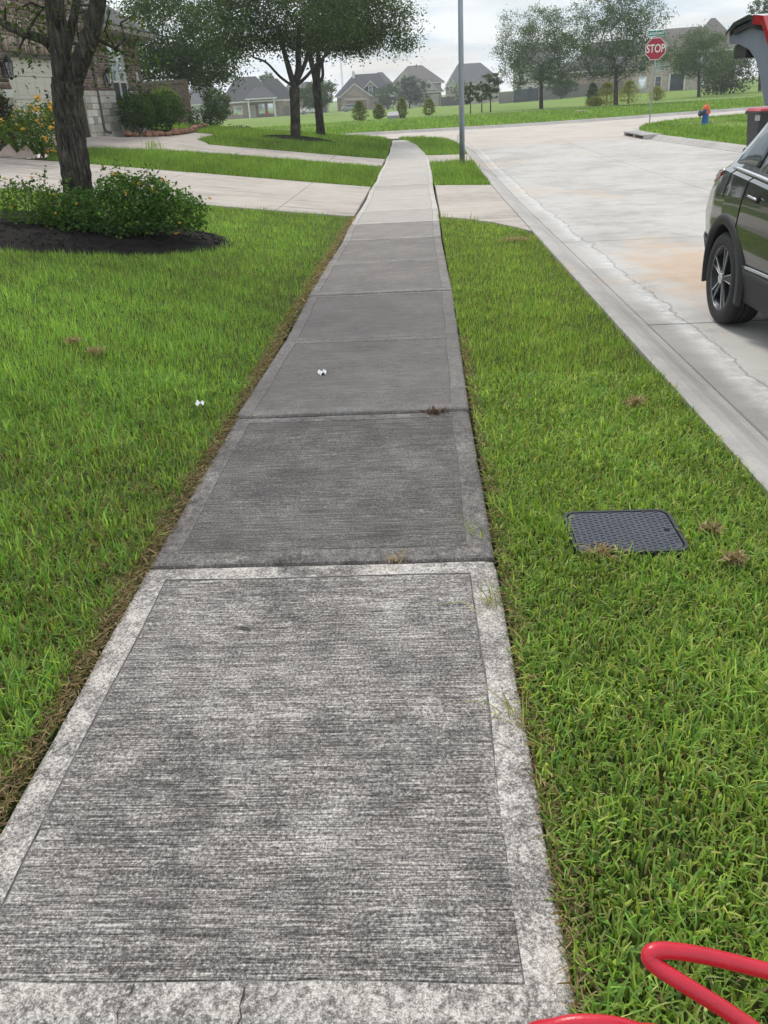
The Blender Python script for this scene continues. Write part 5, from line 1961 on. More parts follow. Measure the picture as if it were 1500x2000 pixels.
far_house(826, 207, 222, 'tall house with stepped gables and pale garage door', name='stepped_house',
          boxes=[(-1.0, 4.2, 0, 9, 0, 2.9, M_BR_BRN), (-7, 4.5, 2, 12, 0, 5.0, M_LIME)],
          hips=[(-7.6, 5.4, 1.4, 12.6, 4.9, 9.0, (4.2, 5.4), M_ROOF3), (-1.4, 5.0, -.5, 5, 2.9, 5.8, (2.2, 2.2), M_ROOF3)],
          gables=[(-.2, 3.4, -.3, 3, 3.4, 5.4, M_LIME, M_ROOF3), (-6.0, -2.4, 1.5, 6, 5.4, 7.8, M_LIME, M_ROOF3)],
          doors=[(-.2, 3.8, 0, 0, 2.3, M_TANDOOR)], windows=[(1.3, 1.9, -.35, 3.9, 4.8, DW), (-4.5, -3.9, 1.45, 5.9, 6.9, DW)])
far_house(910, 203, 212, 'large grey hip-roofed house behind the lamp post', name='hip_house',
          boxes=[(-4.6, 7.5, 0, 10, 0, 4.4, M_BR_TAN)], hips=[(-4.6, 8.6, -.6, 11, 3.9, 8.4, (2.8, 5.2), M_ROOF2)],
          gables=[(-4.6, -2.0, -.4, 4, 3.6, 5.6, M_LIME, M_ROOF2)], windows=[(-3.6, -3.0, -.45, 2.6, 4.2, DW), (-5.0 + .8, -3.6, 0, .7, 2, DW)])
far_house(1040, 196, 172, 'pale stone two-storey house behind the open-crowned tree', name='pale_house',
          boxes=[(-3.6, 4.2, 0, 9, 0, 5.6, M_LIME), (4.2, 9, 1, 9, 0, 3.0, M_BR_TAN)], hips=[(-4.2, 4.8, -.6, 9.6, 5.5, 9.4, (3, 3), M_ROOF2), (3.6, 9.6, .4, 9.6, 3.0, 6.0, (2.5, 2.5), M_ROOF2)],
          windows=[(-2.6, -1.7, 0, 3.5, 5.0, DW), (.8, 2.0, 0, 3.5, 5.0, DW), (-2.9, -2.0, 0, .8, 2.3, DW), (1.0, 2.4, 0, .8, 2.2, GW), (5.6, 6.4, 1, .8, 2.2, DW)], doors=[(-.8, -.1, 0, 0, 2.2, M_TRIM)])
far_house(1185, 190, 168, 'long brick house with a row of small high windows and grey roof', name='long_house',
          boxes=[(-7.0, 8.2, 0, 10, 0, 3.5, M_BR_RED)], hips=[(-7.6, 8.8, -.6, 10.6, 3.5, 8.2, (4.5, 4.5), M_ROOF2)],
          windows=[(x, x + .8, 0, 2.6, 3.1, DW) for x in (-6.0, -4.2, -1.4, .2, 1.6)] + [(5.5, 6.3, 0, 1.1, 2.2, DW)])


def patio(root):
    MB().b2((4.6, .8, 0), (7.2, 1.0, 2.6)).build('porch_shade_sheet', M_GLASS_D, root)  # dark sheet standing for the shade inside the porch
    for xx in (5.0, 5.9, 6.6):
        mb = MB()
        mb.b2((xx, -.6, .4), (xx + .45, -.15, .46)); mb.b2((xx, -.2, .46), (xx + .45, -.15, .95))
        for a in (.04, .41):
            mb.b2((xx + a - .03, -.58, -.2), (xx + a + .03, -.52, .4)); mb.b2((xx + a - .03, -.24, -.2), (xx + a + .03, -.18, .4))
        mb.build('patio_chair', M_BLACK, root)


far_house(1253, 180, 146, 'big two-storey tan brick house with dark porch behind the stop sign', name='tan_house',
          boxes=[(-1.8, 4.4, 0, 11, 0, 5.9, M_BR_TAN), (7.4, 15.5, 0, 11, 0, 5.9, M_BR_TAN), (4.4, 7.4, 1.2, 11, 0, 5.9, M_BR_TAN), (4.4, 7.4, -.2, 1.2, 2.7, 5.9, M_BR_TAN)],
          hips=[(-2.4, 16.1, -.7, 11.7, 5.8, 10.0, (5.6, 6.8), M_ROOF3), (6.5, 16.6, 1, 12.5, 5.8, 11.2, (4.4, 5.0), M_ROOF3)],
          windows=[(-.6, .6, 0, .7, 2.5, GW), (2.2, 3.2, 0, .7, 2.4, DW), (2.0, 3.6, 0, 3.4, 4.9, GW), (9.5, 11.2, 0, .8, 2.3, GW), (9.5, 11.2, 0, 3.6, 5.0, GW), (-.8, .4, 0, 3.5, 5.0, DW)], posts=[(4.6, -.1, 0, 2.7, .15), (7.2, -.1, 0, 2.7, .15)], extra=patio, scale=.84)
far_house(405, 236, 215, 'grey roof of a distant house past the fence end', name='grey_house', boxes=[(-5, 5, 0, 8, 0, 3, M_LIME)], hips=[(-5.6, 5.6, -.6, 8.6, 3, 7.2, (3.5, 3.5), M_ROOF2)], windows=[(2.4, 3.4, 0, .8, 2.2, DW)])
far_house(566, 222, 214, 'red brick gable house partly hidden by the twin oaks', name='red_house', boxes=[(-2, 9, 0, 9, 0, 2.9, M_BR_RED)], hips=[(-2.6, 9.6, -.5, 9.5, 2.9, 6.6, (3, 3), M_ROOF2)], gables=[(-1.4, 4.2, -.2, 4, 2.9, 5.0, M_BR_RED, M_ROOF2)], doors=[(4.8, 8.6, 0, 0, 2.3, M_TRIM)])


def far_fence(pts, label, h, mat, name='board_fence'):
    P = [Vector((toward(*q).x, toward(*q).y)) for q in pts]
    b = P[0]
    root = empty(name, (b.x, b.y, Tz(b.x, b.y)))
    tag(root, label, 'fence', 'fences beyond the green')
    Q = resample(P, .16)
    boxes, cols = [], []
    rg_ = random.Random(int(h * 1000) + len(Q))
    V, F = [], []
    mb = MB()
    for a, c in zip(Q, Q[1:]):
        t = (c - a).normalized()
        mid = (a + c) / 2
        hh = h + rg_.uniform(-.02, .02)
        z = Tz(mid.x, mid.y)
        mb.box((mid.x, mid.y, z + hh / 2 - .1), (.145, .03, hh + .2), math.atan2(t.y, t.x))
    o = mb.build('boards', mat, root, org=root.location)
    o['kind'] = 'stuff'
    for q in resample(P, 2.4):
        z = Tz(q.x, q.y)
        MB().b2((q.x - .06, q.y - .1, z - .2), (q.x + .06, q.y - .02, z + h + .04)).build('post', mat, root, org=root.location)
    return root


far_fence([(1048, 190, 158), (1130, 186, 156), (1215, 181, 156)], 'long grey board fence before the long brick house', 1.8, M_GREYWOOD)
far_fence([(975, 194, 160), (1006, 193, 160)], 'short grey fence by the pale stone house', 1.7, M_GREYWOOD)
far_fence([(1004, 194, 155), (1050, 190, 156)], 'dark blue-grey fence panel before the pale stone house', 1.9, simple('dark_board', (.06, .07, .085), .8, var=.2))
far_fence([(862, 204, 208), (905, 201, 205)], 'dark fence left of the lamp post by the hip-roofed house', 1.8, simple('dusk_board', (.085, .08, .085), .8, var=.2))
far_fence([(544, 226, 176), (566, 224, 176)], 'low fence beside the porch house', 1.7, M_GREYWOOD)

# ================================================================== STREET FURNITURE AND SMALL THINGS
M_GALV = simple('galvanised_pole', (.33, .37, .43), .45, metal=.5, var=.12, scale=3)
M_STEEL = simple('sign_post_steel', (.36, .37, .38), .5, metal=.6, var=.15, scale=6)

# ---- lamp post by the kerb
p = G(903, 323)
lp = Vector((p.x, p.y, Tz(p.x, p.y)))
m = mpp(lp)
post = empty('lamp_post', lp)
tag(post, 'tall grey steel lamp post standing in the verge by the kerb', 'lamp post')
MB().tube([lp + Vector((0, 0, -.1)), lp + Vector((-.01, 0, 3)), lp + Vector((-.02, 0, 9.2))], [8.6 * m * .62, 7.6 * m * .62, 5.2 * m * .62], 16).build('pole', M_GALV, post, org=lp, smooth=True)
MB().tube([lp + Vector((-.02, 0, 9.0)), lp + Vector((.5, 0, 9.5)), lp + Vector((1.7, 0, 9.6))], [.045, .04, .035], 10).build('arm', M_GALV, post, org=lp, smooth=True)
MB().box(lp + Vector((1.95, 0, 9.58)), (.6, .26, .13)).build('lamp_head', M_GALV, post, org=lp, bevel=.03)
MB().b2(lp + Vector((-.13, -.05, .55)), lp + Vector((-.10, .04, .75))).build('sticker', M_WHITE, post, org=lp)

# ---- stop sign with the street name blade
def text_part(txt, size, mat, parent, loc, rot, name, extrude=.002, bold=.0):
    cu = bpy.data.curves.new(name, 'FONT')
    cu.body = txt
    cu.size = size
    cu.align_x = 'CENTER'
    cu.align_y = 'CENTER'
    cu.extrude = extrude
    cu.offset = bold
    cu.materials.append(mat)
    o = bpy.data.objects.new(name, cu)
    COL.objects.link(o)
    bpy.context.view_layer.update()
    me = bpy.data.meshes.new_from_object(o.evaluated_get(bpy.context.evaluated_depsgraph_get()))
    bpy.data.objects.remove(o)
    me.materials.clear()
    o = link_mesh(name, me, mat)
    o.parent = parent
    o.location = loc
    o.rotation_euler = rot
    return o


p = G(1268.5, 239)
sp_ = Vector((p.x, p.y, Tz(p.x, p.y)))
sign = empty('stop_sign', sp_, -math.atan2(sp_.x, sp_.y) + R(2))
tag(sign, 'red octagonal stop sign on a steel post with a green street name blade', 'stop sign')
M_RED = simple('sign_red', (.40, .012, .045), .45, var=.06)
M_SWHITE = simple('sign_white', (.80, .80, .80), .45, var=.03)
M_GREEN = simple('sign_green', (.0, .22, .17), .45, var=.05)
m = mpp(sp_)
H1 = (239 - 125.5) * m / math.cos(R(26)) * .995
MB().tube([(0.0, .03, -.15), (.012, .03, 1.4), (.025, .03, H1 + .5)], .032, 8).build('post', M_STEEL, sign)
Rr = 18.4 * m / math.cos(R(22.5))


def octa(r, y, z):
    return [(r * math.cos(R(22.5 + 45 * k)), y, z + r * math.sin(R(22.5 + 45 * k))) for k in range(8)]


pl = MB().prism(octa(Rr, -.006, H1), (0, .006, 0)).build('plate', M_SWHITE, sign)
MB().prism(octa(Rr * .945, -.009, H1), (0, .0025, 0)).build('red_face', M_RED, pl)
t_ = text_part('STOP', Rr * 0.86, M_SWHITE, pl, (0, -.012, H1), (R(90), 0, 0), 'lettering', bold=.006)
t_.scale = (.82, 1.12, 1)
zb = H1 + Rr + .13
bl = MB().b2((-.40, -.004, zb - .1), (.36, .004, zb + .115)).build('name_blade', M_SWHITE, sign)
MB().b2((-.39, -.008, zb - .09), (.35, -.0045, zb + .105)).build('green_face', M_GREEN, bl)
t2 = text_part('Lansdown', .19, M_SWHITE, bl, (-.05, -.011, zb + .01), (R(90), 0, 0), 'lettering', bold=.003)
t2.scale = (.86, 1, 1)
text_part('Ct', .09, M_SWHITE, bl, (.295, -.011, zb + .05), (R(90), 0, 0), 'lettering', bold=.002)
bl.rotation_euler = (0, 0, 0)

# ---- fire hydrant
p = G(1376, 244)
hp = Vector((p.x, p.y, Tz(p.x, p.y)))
hy = empty('fire_hydrant', hp, R(10))
tag(hy, 'blue fire hydrant with an orange bonnet on the lawn across the street', 'fire hydrant')
M_HB = simple('hydrant_blue', (.01, .12, .42), .4, var=.12)
M_HO = simple('hydrant_orange', (.75, .13, .035), .45, var=.1)
M_HD = simple('hydrant_dark', (.03, .04, .06), .5, var=.2)
hs = 1.06
body = MB()
body.lathe([(.17, -.05), (.17, .03), (.135, .035), (.125, .06), (.115, .40), (.12, .44), (.145, .445), (.145, .48), (.12, .485), (.12, .53)], (0, 0, 0), 18)
body.build('barrel', M_HB, hy, smooth=False)
bon = MB()
bon.lathe([(.15, .53), (.15, .555), (.135, .56), (.12, .62), (.085, .67), (.04, .69), (.035, .70), (.035, .745), (.02, .75)], (0, 0, 0), 18)
bon.build('bonnet', M_HO, hy)
MB().lathe([(.06, -.10), (.06, -.19), (.075, -.19), (.075, -.22)], (0, 0, .44), 14, axis='Y').build('nozzle', M_HO, hy)
MB().lathe([(.075, -.10), (.075, -.19), (.10, -.19), (.10, -.26), (.05, -.27)], (0, 0, .40), 14, axis='X').build('pumper_cap', M_HD, hy)
MB().tube([(-.2, 0, .32), (-.23, -.02, .22), (-.15, -.06, .16), (-.12, -.08, .26)], .008, 5).build('chain', M_HD, hy)
hy.scale = (hs, hs, hs)

# ---- wheeled bin behind the car
bb = atX(1454, 283, 9.45)
by = 23.9
bp = Vector((8.80, by, float(street_z(by))))
m = mpp(bp)
bin_ = empty('wheeled_bin', bp, R(6))
tag(bin_, 'black wheeled rubbish bin with a red lid at the far kerb behind the car', 'bin')
M_BINB = simple('bin_black', (.022, .023, .025), .5, var=.15)
M_BINR = simple('bin_red', (.42, .03, .045), .45, var=.1)
mb = MB()
a, b_ = (.24, .26), (.31, .36)
mb.hexa([(-a[0], -a[1], .08), (a[0], -a[1], .08), (a[0], a[1], .08), (-a[0], a[1], .08), (-b_[0], -b_[1], 1.06), (b_[0], -b_[1], 1.06), (b_[0], b_[1], 1.06), (-b_[0], b_[1], 1.06)])
mb.build('tub', M_BINB, bin_, bevel=.03)
MB().b2((-.34, -.40, 1.0), (.34, .40, 1.07)).build('rim', M_BINB, bin_, bevel=.015)
mb = MB()
mb.hexa([(-.345, -.41, 1.072), (.345, -.41, 1.072), (.345, .41, 1.072), (-.345, .41, 1.072), (-.30, -.36, 1.13), (.30, -.36, 1.13), (.30, .30, 1.15), (-.30, .30, 1.15)])
mb.build('lid', M_BINR, bin_, bevel=.015)
MB().tube([(-.28, .44, 1.02), (.28, .44, 1.02)], .018, 8).build('handle', M_BINB, bin_)
for sx in (-1, 1):
    MB().lathe([(.1, -.03), (.1, .03)], (sx * .25, .28, .1), 14, axis='X').build('wheel', M_BINB, bin_)
MB().b2((-.10, -.335, .72), (.16, -.326, .77)).build('badge', M_SWHITE, bin_)
MB().b2((-.345, -.38, .86), (-.30, -.2, .99)).build('hinge_lug', simple('worn_grey', (.3, .3, .31), .6, var=.3), bin_)

# ---- water meter box lid in the verge
cx, cy = 0.742, 2.885
cz = Tz(cx, cy)
mbx = empty('meter_box', (cx, cy, cz))
tag(mbx, 'dark grey plastic utility box lid with raised tread set in the verge', 'utility box')
M_LID = simple('grey_plastic_lid', (.055, .062, .082), .55, var=.18, scale=14, bump=.25, bscale=220)
M_LIDR = simple('black_plastic_rim', (.030, .033, .040), .6, var=.2, scale=20)


def rrect(hx, hy, r, n=6):
    pts = []
    for (sx, sy, a0) in ((1, 1, 0), (-1, 1, 90), (-1, -1, 180), (1, -1, 270)):
        for k in range(n + 1):
            a = R(a0 + 90 * k / n)
            pts.append((sx * (hx - r) + r * math.cos(a), sy * (hy - r) + r * math.sin(a)))
    return pts


hx_, hy_ = .212, .172
mb = MB()
o_, i_ = rrect(hx_, hy_, .05), rrect(hx_ - .012, hy_ - .012, .042)
n = len(o_)
mb.add([(x, y, -.12) for x, y in o_] + [(x, y, .012) for x, y in o_] + [(x, y, .012) for x, y in i_] + [(x, y, -.03) for x, y in i_],
       [(k, (k + 1) % n, n + (k + 1) % n, n + k) for k in range(n)] + [(n + k, n + (k + 1) % n, 2 * n + (k + 1) % n, 2 * n + k) for k in range(n)] + [(2 * n + k, 2 * n + (k + 1) % n, 3 * n + (k + 1) % n, 3 * n + k) for k in range(n)])
mb.build('rim', M_LIDR, mbx)
l_ = rrect(hx_ - .017, hy_ - .017, .038)
lid = MB().prism([(x, y, -.03) for x, y in l_], (0, 0, .040)).build('lid', M_LID, mbx, bevel=.003)
tb = MB()
nx_, ny_ = 17, 14
for i in range(nx_):
    for j in range(ny_):
        x = -hx_ + .032 + i * (2 * hx_ - .064) / (nx_ - 1)
        y = -hy_ + .032 + j * (2 * hy_ - .064) / (ny_ - 1) + (.006 if i % 2 else -.006)
        if abs(x) > hx_ - .05 and abs(y) > hy_ - .05:
            continue
        if math.hypot(x - .16, y + .01) < .022:
            continue
        tb.box((x, y, .0112), (.0155, .0065, .0030), R(24 if (i + j) % 2 else -24))
tbo = tb.build('tread', M_LID, lid)
tbo['kind'] = 'stuff'
MB().lathe([(.012, .0102), (.012, .0118)], (.163, -.008, 0), 16).build('finger_hole', simple('hole_black', (.003, .003, .003), .9), lid)

# ---- red hose
M_HOSE = simple('red_rubber_hose', (.56, .010, .032), .34, var=.10, scale=18, coat=.2, bump=.12, bscale=140)


def hose_pt(px, py, z):
    d = ray(px, py)
    t = (z - CAM_H) / d.z
    return Vector((0, 0, CAM_H)) + d * t


zA = .20
hpts = [Vector((1.35, 1.35, .02)), Vector((1.05, 1.22, .05)), hose_pt(1640, 1935, .13), hose_pt(1500, 1897, .20), hose_pt(1400, 1872, .23), hose_pt(1330, 1859, .25), hose_pt(1283, 1857, .26), hose_pt(1268, 1868, .255), hose_pt(1283, 1888, .245), hose_pt(1340, 1925, .23), hose_pt(1420, 1975, .20), hose_pt(1500, 2035, .16), hose_pt(1560, 2120, .10), Vector((.72, .72, .045)), Vector((.62, .55, .04)),
        Vector((.47, .60, .04)), hose_pt(1330, 2060, .08), hose_pt(1240, 2012, .11), hose_pt(1160, 1998, .12), hose_pt(1090, 2004, .11), hose_pt(1020, 2040, .07), Vector((.10, .72, .03)), Vector((.02, .55, .018)), Vector((-.05, .2, .018))]
hose = MB().tube(smooth_path(hpts, 10), .0135, 14).build('garden_hose', M_HOSE, None, org=(.6, 1.0, 0), loc=(.6, 1.0, 0), smooth=True)
tag(hose, 'glossy red rubber hose looping over the grass beside the walk', 'hose')

# ---- litter and dry clumps
M_PAPER = simple('white_paper', (.80, .80, .79), .8, var=.04)


def scrap(px, py, s, label, seed, lift=.012):
    p = G(px, py)
    rr2 = random.Random(seed)
    z = Tz(p.x, p.y)
    vs, fs = [], []
    N_ = 6
    for j in range(N_):
        for i in range(N_):
            u, v = i / (N_ - 1) - .5, j / (N_ - 1) - .5
            vs.append((u * s * (1 - .5 * abs(v)), v * s * 1.1, lift + abs(math.sin(u * 4 + v * 3 + seed)) * s * .35 + rr2.uniform(0, s * .08)))
    for j in range(N_ - 1):
        for i in range(N_ - 1):
            if (i, j) in ((0, 0), (4, 4), (4, 0)):
                continue
            fs.append((j * N_ + i, j * N_ + i + 1, (j + 1) * N_ + i + 1, (j + 1) * N_ + i))
    mb = MB()
    mb.add(vs, fs)
    o = mb.build('paper_scrap', M_PAPER, None, loc=(p.x, p.y, z))
    tag(o, label, 'paper scrap', 'paper scraps')
    return o


scrap(629, 732, .062, 'torn white paper scrap lying on the walk', 2, .003)
scrap(392, 803, .055, 'crumpled white paper scrap in the grass by the walk', 5, .035)


def dry_clump(px, py, w, label, seed, n=160, lift=.02, cols=((.42, .31, .18), (.34, .25, .14), (.50, .40, .25), (.22, .16, .09))):
    p = G(px, py)
    z = Tz(p.x, p.y)
    rg2 = np.random.default_rng(seed)
    c = np.stack([rg2.normal(0, w * .30, n), rg2.normal(0, w * .20, n), lift + np.abs(rg2.normal(0, .008, n))], 1)
    a = rg2.random(n) * 2 * np.pi
    ln = rg2.uniform(.012, .035, n)
    D = np.stack([np.cos(a) * ln, np.sin(a) * ln, rg2.normal(0, .012, n)], 1)
    S = np.stack([-np.sin(a), np.cos(a), rg2.normal(0, .5, n)], 1) * .0024
    V = np.stack([c - S, c + S, c + D + S, c + D - S], 1).reshape(-1, 3)
    cb = np.array(cols)
    cc = cb[rg2.integers(0, 4, n)] * rg2.uniform(.75, 1.2, n)[:, None]
    fl = ((np.arange(n) * 4)[:, None] + np.array([[0, 1, 2, 3]])).ravel()
    me = np_mesh('dry_clump', V, fl, np.arange(n) * 4, np.full(n, 4), attrs={'col': np.repeat(np.concatenate([cc, np.ones((n, 1))], 1), 4, 0)})
    o = link_mesh('dry_clump', me, M_GRASS, None, (p.x, p.y, z))
    tag(o, label, 'dry grass', 'dead grass clumps', kind='stuff')
    return o


dry_clump(1387, 1042, .06, 'tan dead grass clump right of the utility lid', 1)
dry_clump(1432, 1100, .07, 'second tan dead grass clump below the one by the lid', 2)
dry_clump(1240, 792, .09, 'dead grass clump in the verge near the kerb', 3)
dry_clump(143, 672, .09, 'pale dead grass clump on the front lawn', 4)
dry_clump(188, 692, .10, 'curled brown dead clump on the front lawn', 5)
dry_clump(1005, 468, .35, 'bare straw-coloured patch at the end of the verge', 6, 700, .0)
dry_clump(1180, 1082, .14, 'straw clippings along the lid of the utility box', 7, 150, .006)
dry_clump(850, 806, .09, 'dark red-brown debris in the walk joint', 8, 90, .001, ((.10, .035, .025), (.14, .06, .04), (.2, .13, .08), (.06, .03, .02)))
dry_clump(775, 1092, .05, 'dry wisp of grass growing in the near walk joint', 9, 22, .002)

# ---- things on the far green
p = G(768, 233)
ub = Vector((p.x, p.y, Tz(p.x, p.y)))
m = mpp(ub)
box = empty('utility_cabinet', ub)
tag(box, 'low grey utility cabinet with a sloping lid on the far green', 'utility cabinet')
M_CAB = simple('cabinet_grey', (.30, .29, .29), .6, var=.08)
w = 12 * m
MB().hexa([(-w, -.1, -.1), (w, -.1, -.1), (w, .9, -.1), (-w, .9, -.1), (-w, -.1, .28), (w, -.1, .28), (w * .8, .9, .56), (-w * .8, .9, .56)]).build('case', M_CAB, box, bevel=.02)
MB().b2((w + .02, -.05, -.05), (w + .5, .4, .2)).build('side_hatch', M_JOINT, box)
MB().box((0, -.105, .12), (w * 1.6, .012, .2)).build('door', M_CAB, box, bevel=.004)
p = G(1136, 218)
mh = Vector((p.x, p.y, Tz(p.x, p.y)))
man = empty('manhole_cover', mh)
tag(man, 'grey concrete manhole ring set flat in the far green', 'manhole')
MB().lathe([(.55, -.1), (.55, .06), (.42, .07)], (0, 0, 0), 24).build('ring', M_KERB, man)
MB().lathe([(.41, .0), (.41, .075)], (0, 0, 0), 24).build('cover', M_CAB, man)
q = toward(768, 214, 200)
q.z = Tz(q.x, q.y)
yl = empty('yard_lamp', q)
tag(yl, 'small white globe lamp on a dark post before the pale round tree', 'lamp')
MB().tube([(0, 0, -.2), (0, 0, 1.3)], .09, 8).build('post', M_BLACK, yl)
MB().lathe([(.05, 1.28), (.22, 1.4), (.26, 1.6), (.2, 1.8), (.05, 1.9)], (0, 0, 0), 12).build('globe', M_WHITE, yl, smooth=True)
q = toward(671, 200, 420)
q.z = -1.2
mast = empty('radio_mast', q)
tag(mast, 'thin lattice radio mast far behind the gabled house', 'mast')
Hm = 23.0
for (ax_, ay_) in ((-.35, -.2), (.35, -.2), (0, .4)):
    MB().tube([(ax_, ay_, 0), (ax_, ay_, Hm)], .06, 5).build('leg', M_STEEL, mast)
mb = MB()
z = 0.5
k = 0
pp = [(-.35, -.2), (.35, -.2), (0, .4)]
while z < Hm - 1:
    for i in range(3):
        a, b_ = pp[i], pp[(i + 1) % 3]
        mb.tube([(a[0], a[1], z), (b_[0], b_[1], z + 1)], .03, 4)
    z += 1.0
br_ = mb.build('brace', M_STEEL, mast)
br_['kind'] = 'stuff'


# ---- parked cars by the far houses
def far_car(px, py, dist, paint, label, rz):
    q = toward(px, py, dist)
    q.z = Tz(q.x, q.y)
    c = empty('parked_car', q, rz)
    tag(c, label, 'car', 'cars parked by the far houses')
    mb = MB()
    prof = [(-2.2, .35), (-2.25, .75), (-2.0, .95), (-1.3, 1.02), (-.7, 1.45), (.9, 1.48), (1.6, 1.05), (2.2, .95), (2.3, .6), (2.2, .35)]
    mb.prism([(x, -.88, z) for x, z in prof], (0, 1.76, 0))
    mb.build('body', paint, c, bevel=.08)
    for sy in (-.885, .87):
        MB().prism([(-1.1, sy, 1.02), (-.65, sy, 1.38), (.85, sy, 1.40), (1.4, sy, 1.05)], (0, .015, 0)).build('side_window', M_GLASS_D, c)
    MB().hexa([(1.0, -.75, 1.42), (1.0, .75, 1.42), (.95, .75, 1.47), (.95, -.75, 1.47), (1.6, -.8, 1.08), (1.6, .8, 1.08), (1.55, .8, 1.13), (1.55, -.8, 1.13)]).build('windscreen', M_GLASS_D, c)
    for x in (-1.4, 1.4):
        for y in (-.82, .82):
            w_ = MB().lathe([(.33, -.1), (.33, .1)], (x, y, .33), 16, axis='Y').build('wheel', M_BLACK, c)
            MB().lathe([(.2, -.11), (.2, .11)], (x, y, .33), 12, axis='Y').build('rim', M_STEEL, w_)
    return c


far_car(606, 221, 190, simple('white_car_paint', (.7, .71, .72), .25, var=.02, coat=.6), 'white car parked behind the left oak trunk', R(15))
far_car(688, 216, 200, simple('silver_car_paint', (.4, .43, .46), .25, metal=.5, var=.02, coat=.6), 'silver car parked before the gabled house', R(170))


# ---- taller tufts the mower missed
def tuft(px, py, n, h, label, seed, spread=.03, w=.006, over=0.0, cols=((.22, .33, .05), (.17, .28, .045), (.28, .36, .08), (.30, .36, .12))):
    p = G(px, py)
    z = Tz(p.x, p.y)
    rg3 = np.random.default_rng(seed)
    a = rg3.random(n) * 2 * np.pi
    le = np.abs(rg3.normal(.45, .35, n))
    L = h * rg3.uniform(.55, 1.15, n)
    D = np.stack([np.cos(a), np.sin(a)], 1)
    D[:, 0] += over
    B = np.concatenate([rg3.normal(0, spread, (n, 2)), np.full((n, 1), -.02)], 1)
    Mi = B.copy()
    Mi[:, :2] += D * (L * .5 * np.sin(le * .6))[:, None]
    Mi[:, 2] += L * .55 * np.cos(le * .6)
    Tp = Mi.copy()
    Tp[:, :2] += D * (L * .5 * np.sin(le * 1.7))[:, None]
    Tp[:, 2] += L * .5 * np.cos(le * 1.7)
    S = np.stack([-np.sin(a), np.cos(a), np.zeros(n)], 1) * w / 2
    V = np.stack([B - S * .7, B + S * .7, Mi + S, Mi - S, Tp + S * .15, Tp - S * .15], 1).reshape(-1, 3)
    i0 = (np.arange(n) * 6)[:, None]
    fl = np.concatenate([i0 + np.array([[0, 1, 2, 3]]), i0 + np.array([[3, 2, 4, 5]])], 1).ravel()
    cb = np.array(cols)
    c = cb[rg3.integers(0, len(cb), n)] * rg3.uniform(.7, 1.25, n)[:, None]
    me = np_mesh('grass_tuft', V, fl, np.arange(2 * n) * 4, np.full(2 * n, 4), attrs={'col': np.repeat(np.concatenate([c, np.ones((n, 1))], 1), 6, 0)})
    o = link_mesh('grass_tuft', me, M_GRASS, None, (p.x, p.y, z))
    tag(o, label, 'grass tuft', 'grass tufts the mower missed')
    return o


tuft(938, 1045, 9, .10, 'green weed sprig arching over the edge of the dark slab', 1, .02, .005, -.7)
tuft(962, 1180, 14, .12, 'pale dry weed sprig lying over the edge of the nearest slab', 2, .02, .004, -.8, ((.45, .40, .16), (.36, .36, .12), (.30, .34, .09)))
tuft(1012, 1402, 14, .12, 'pale weed sprig on the walk edge closest to the hose', 3, .02, .004, -.8, ((.45, .40, .16), (.36, .36, .12), (.30, .34, .09)))
tuft(1040, 1015, 46, .12, 'tall clump of wide blades left of the utility lid', 4, .05, .009)
tuft(1085, 1045, 22, .10, 'longer blades leaning over the left rim of the utility lid', 5, .03, .008, .4)
tuft(903, 326, 60, .30, 'uncut grass round the foot of the lamp post', 6, .16, .014)
tuft(918, 328, 40, .22, 'uncut grass between the lamp post and the kerb', 7, .16, .014)
tuft(300, 288, 46, .26, 'uncut grass clump at the edge of the far driveway', 8, .12, .016)
tuft(870, 425, 16, .14, 'tall stems where the verge meets the driveway apron', 9, .10, .009)
tuft(925, 432, 12, .15, 'few tall stems at the bend of the apron edge', 10, .08, .009)

# ================================================================== THE CAR AT THE KERB
def car_paint(name, col):
    m, nt, b = new_mat(name)
    lw = nd(nt, 'ShaderNodeTexNoise', i_Scale=900.0, i_Detail=2.0)
    g = nd(nt, 'ShaderNodeNewGeometry')
    lk(nt, g.outputs['Position'], lw.inputs['Vector'])
    lk(nt, ramp(nt, lw.outputs['Fac'], [(.35, tuple(x * .8 for x in col)), (.7, tuple(x * 1.5 for x in col))]), b.inputs['Base Color'])
    b.inputs['Metallic'].default_value = .1
    b.inputs['Roughness'].default_value = .22
    b.inputs['Coat Weight'].default_value = 1.0
    b.inputs['Coat Roughness'].default_value = .03
    return m


M_PAINT = car_paint('dark_grey_green_paint', (.012, .016, .015))
M_CLAD = simple('black_cladding', (.020, .020, .022), .6, var=.15, scale=40, bump=.15, bscale=300)
M_TYRE = simple('tyre_rubber', (.018, .018, .019), .75, var=.25, scale=25, bump=.2, bscale=120)
M_WELL = simple('wheel_well', (.006, .006, .007), .95, var=.1)
M_CHROME = simple('chrome', (.72, .73, .75), .18, metal=1.0, var=.04)
M_ALLOY = simple('machined_alloy', (.62, .62, .63), .25, metal=.9, var=.05)
M_ALLOYD = simple('dark_alloy', (.022, .026, .036), .35, metal=.4, var=.1)
M_TAIL = simple('red_lens', (.45, .012, .025), .12, var=.04, coat=1.0)
M_TRIMB = simple('blue_grey_trim', (.16, .185, .235), .55, var=.06)

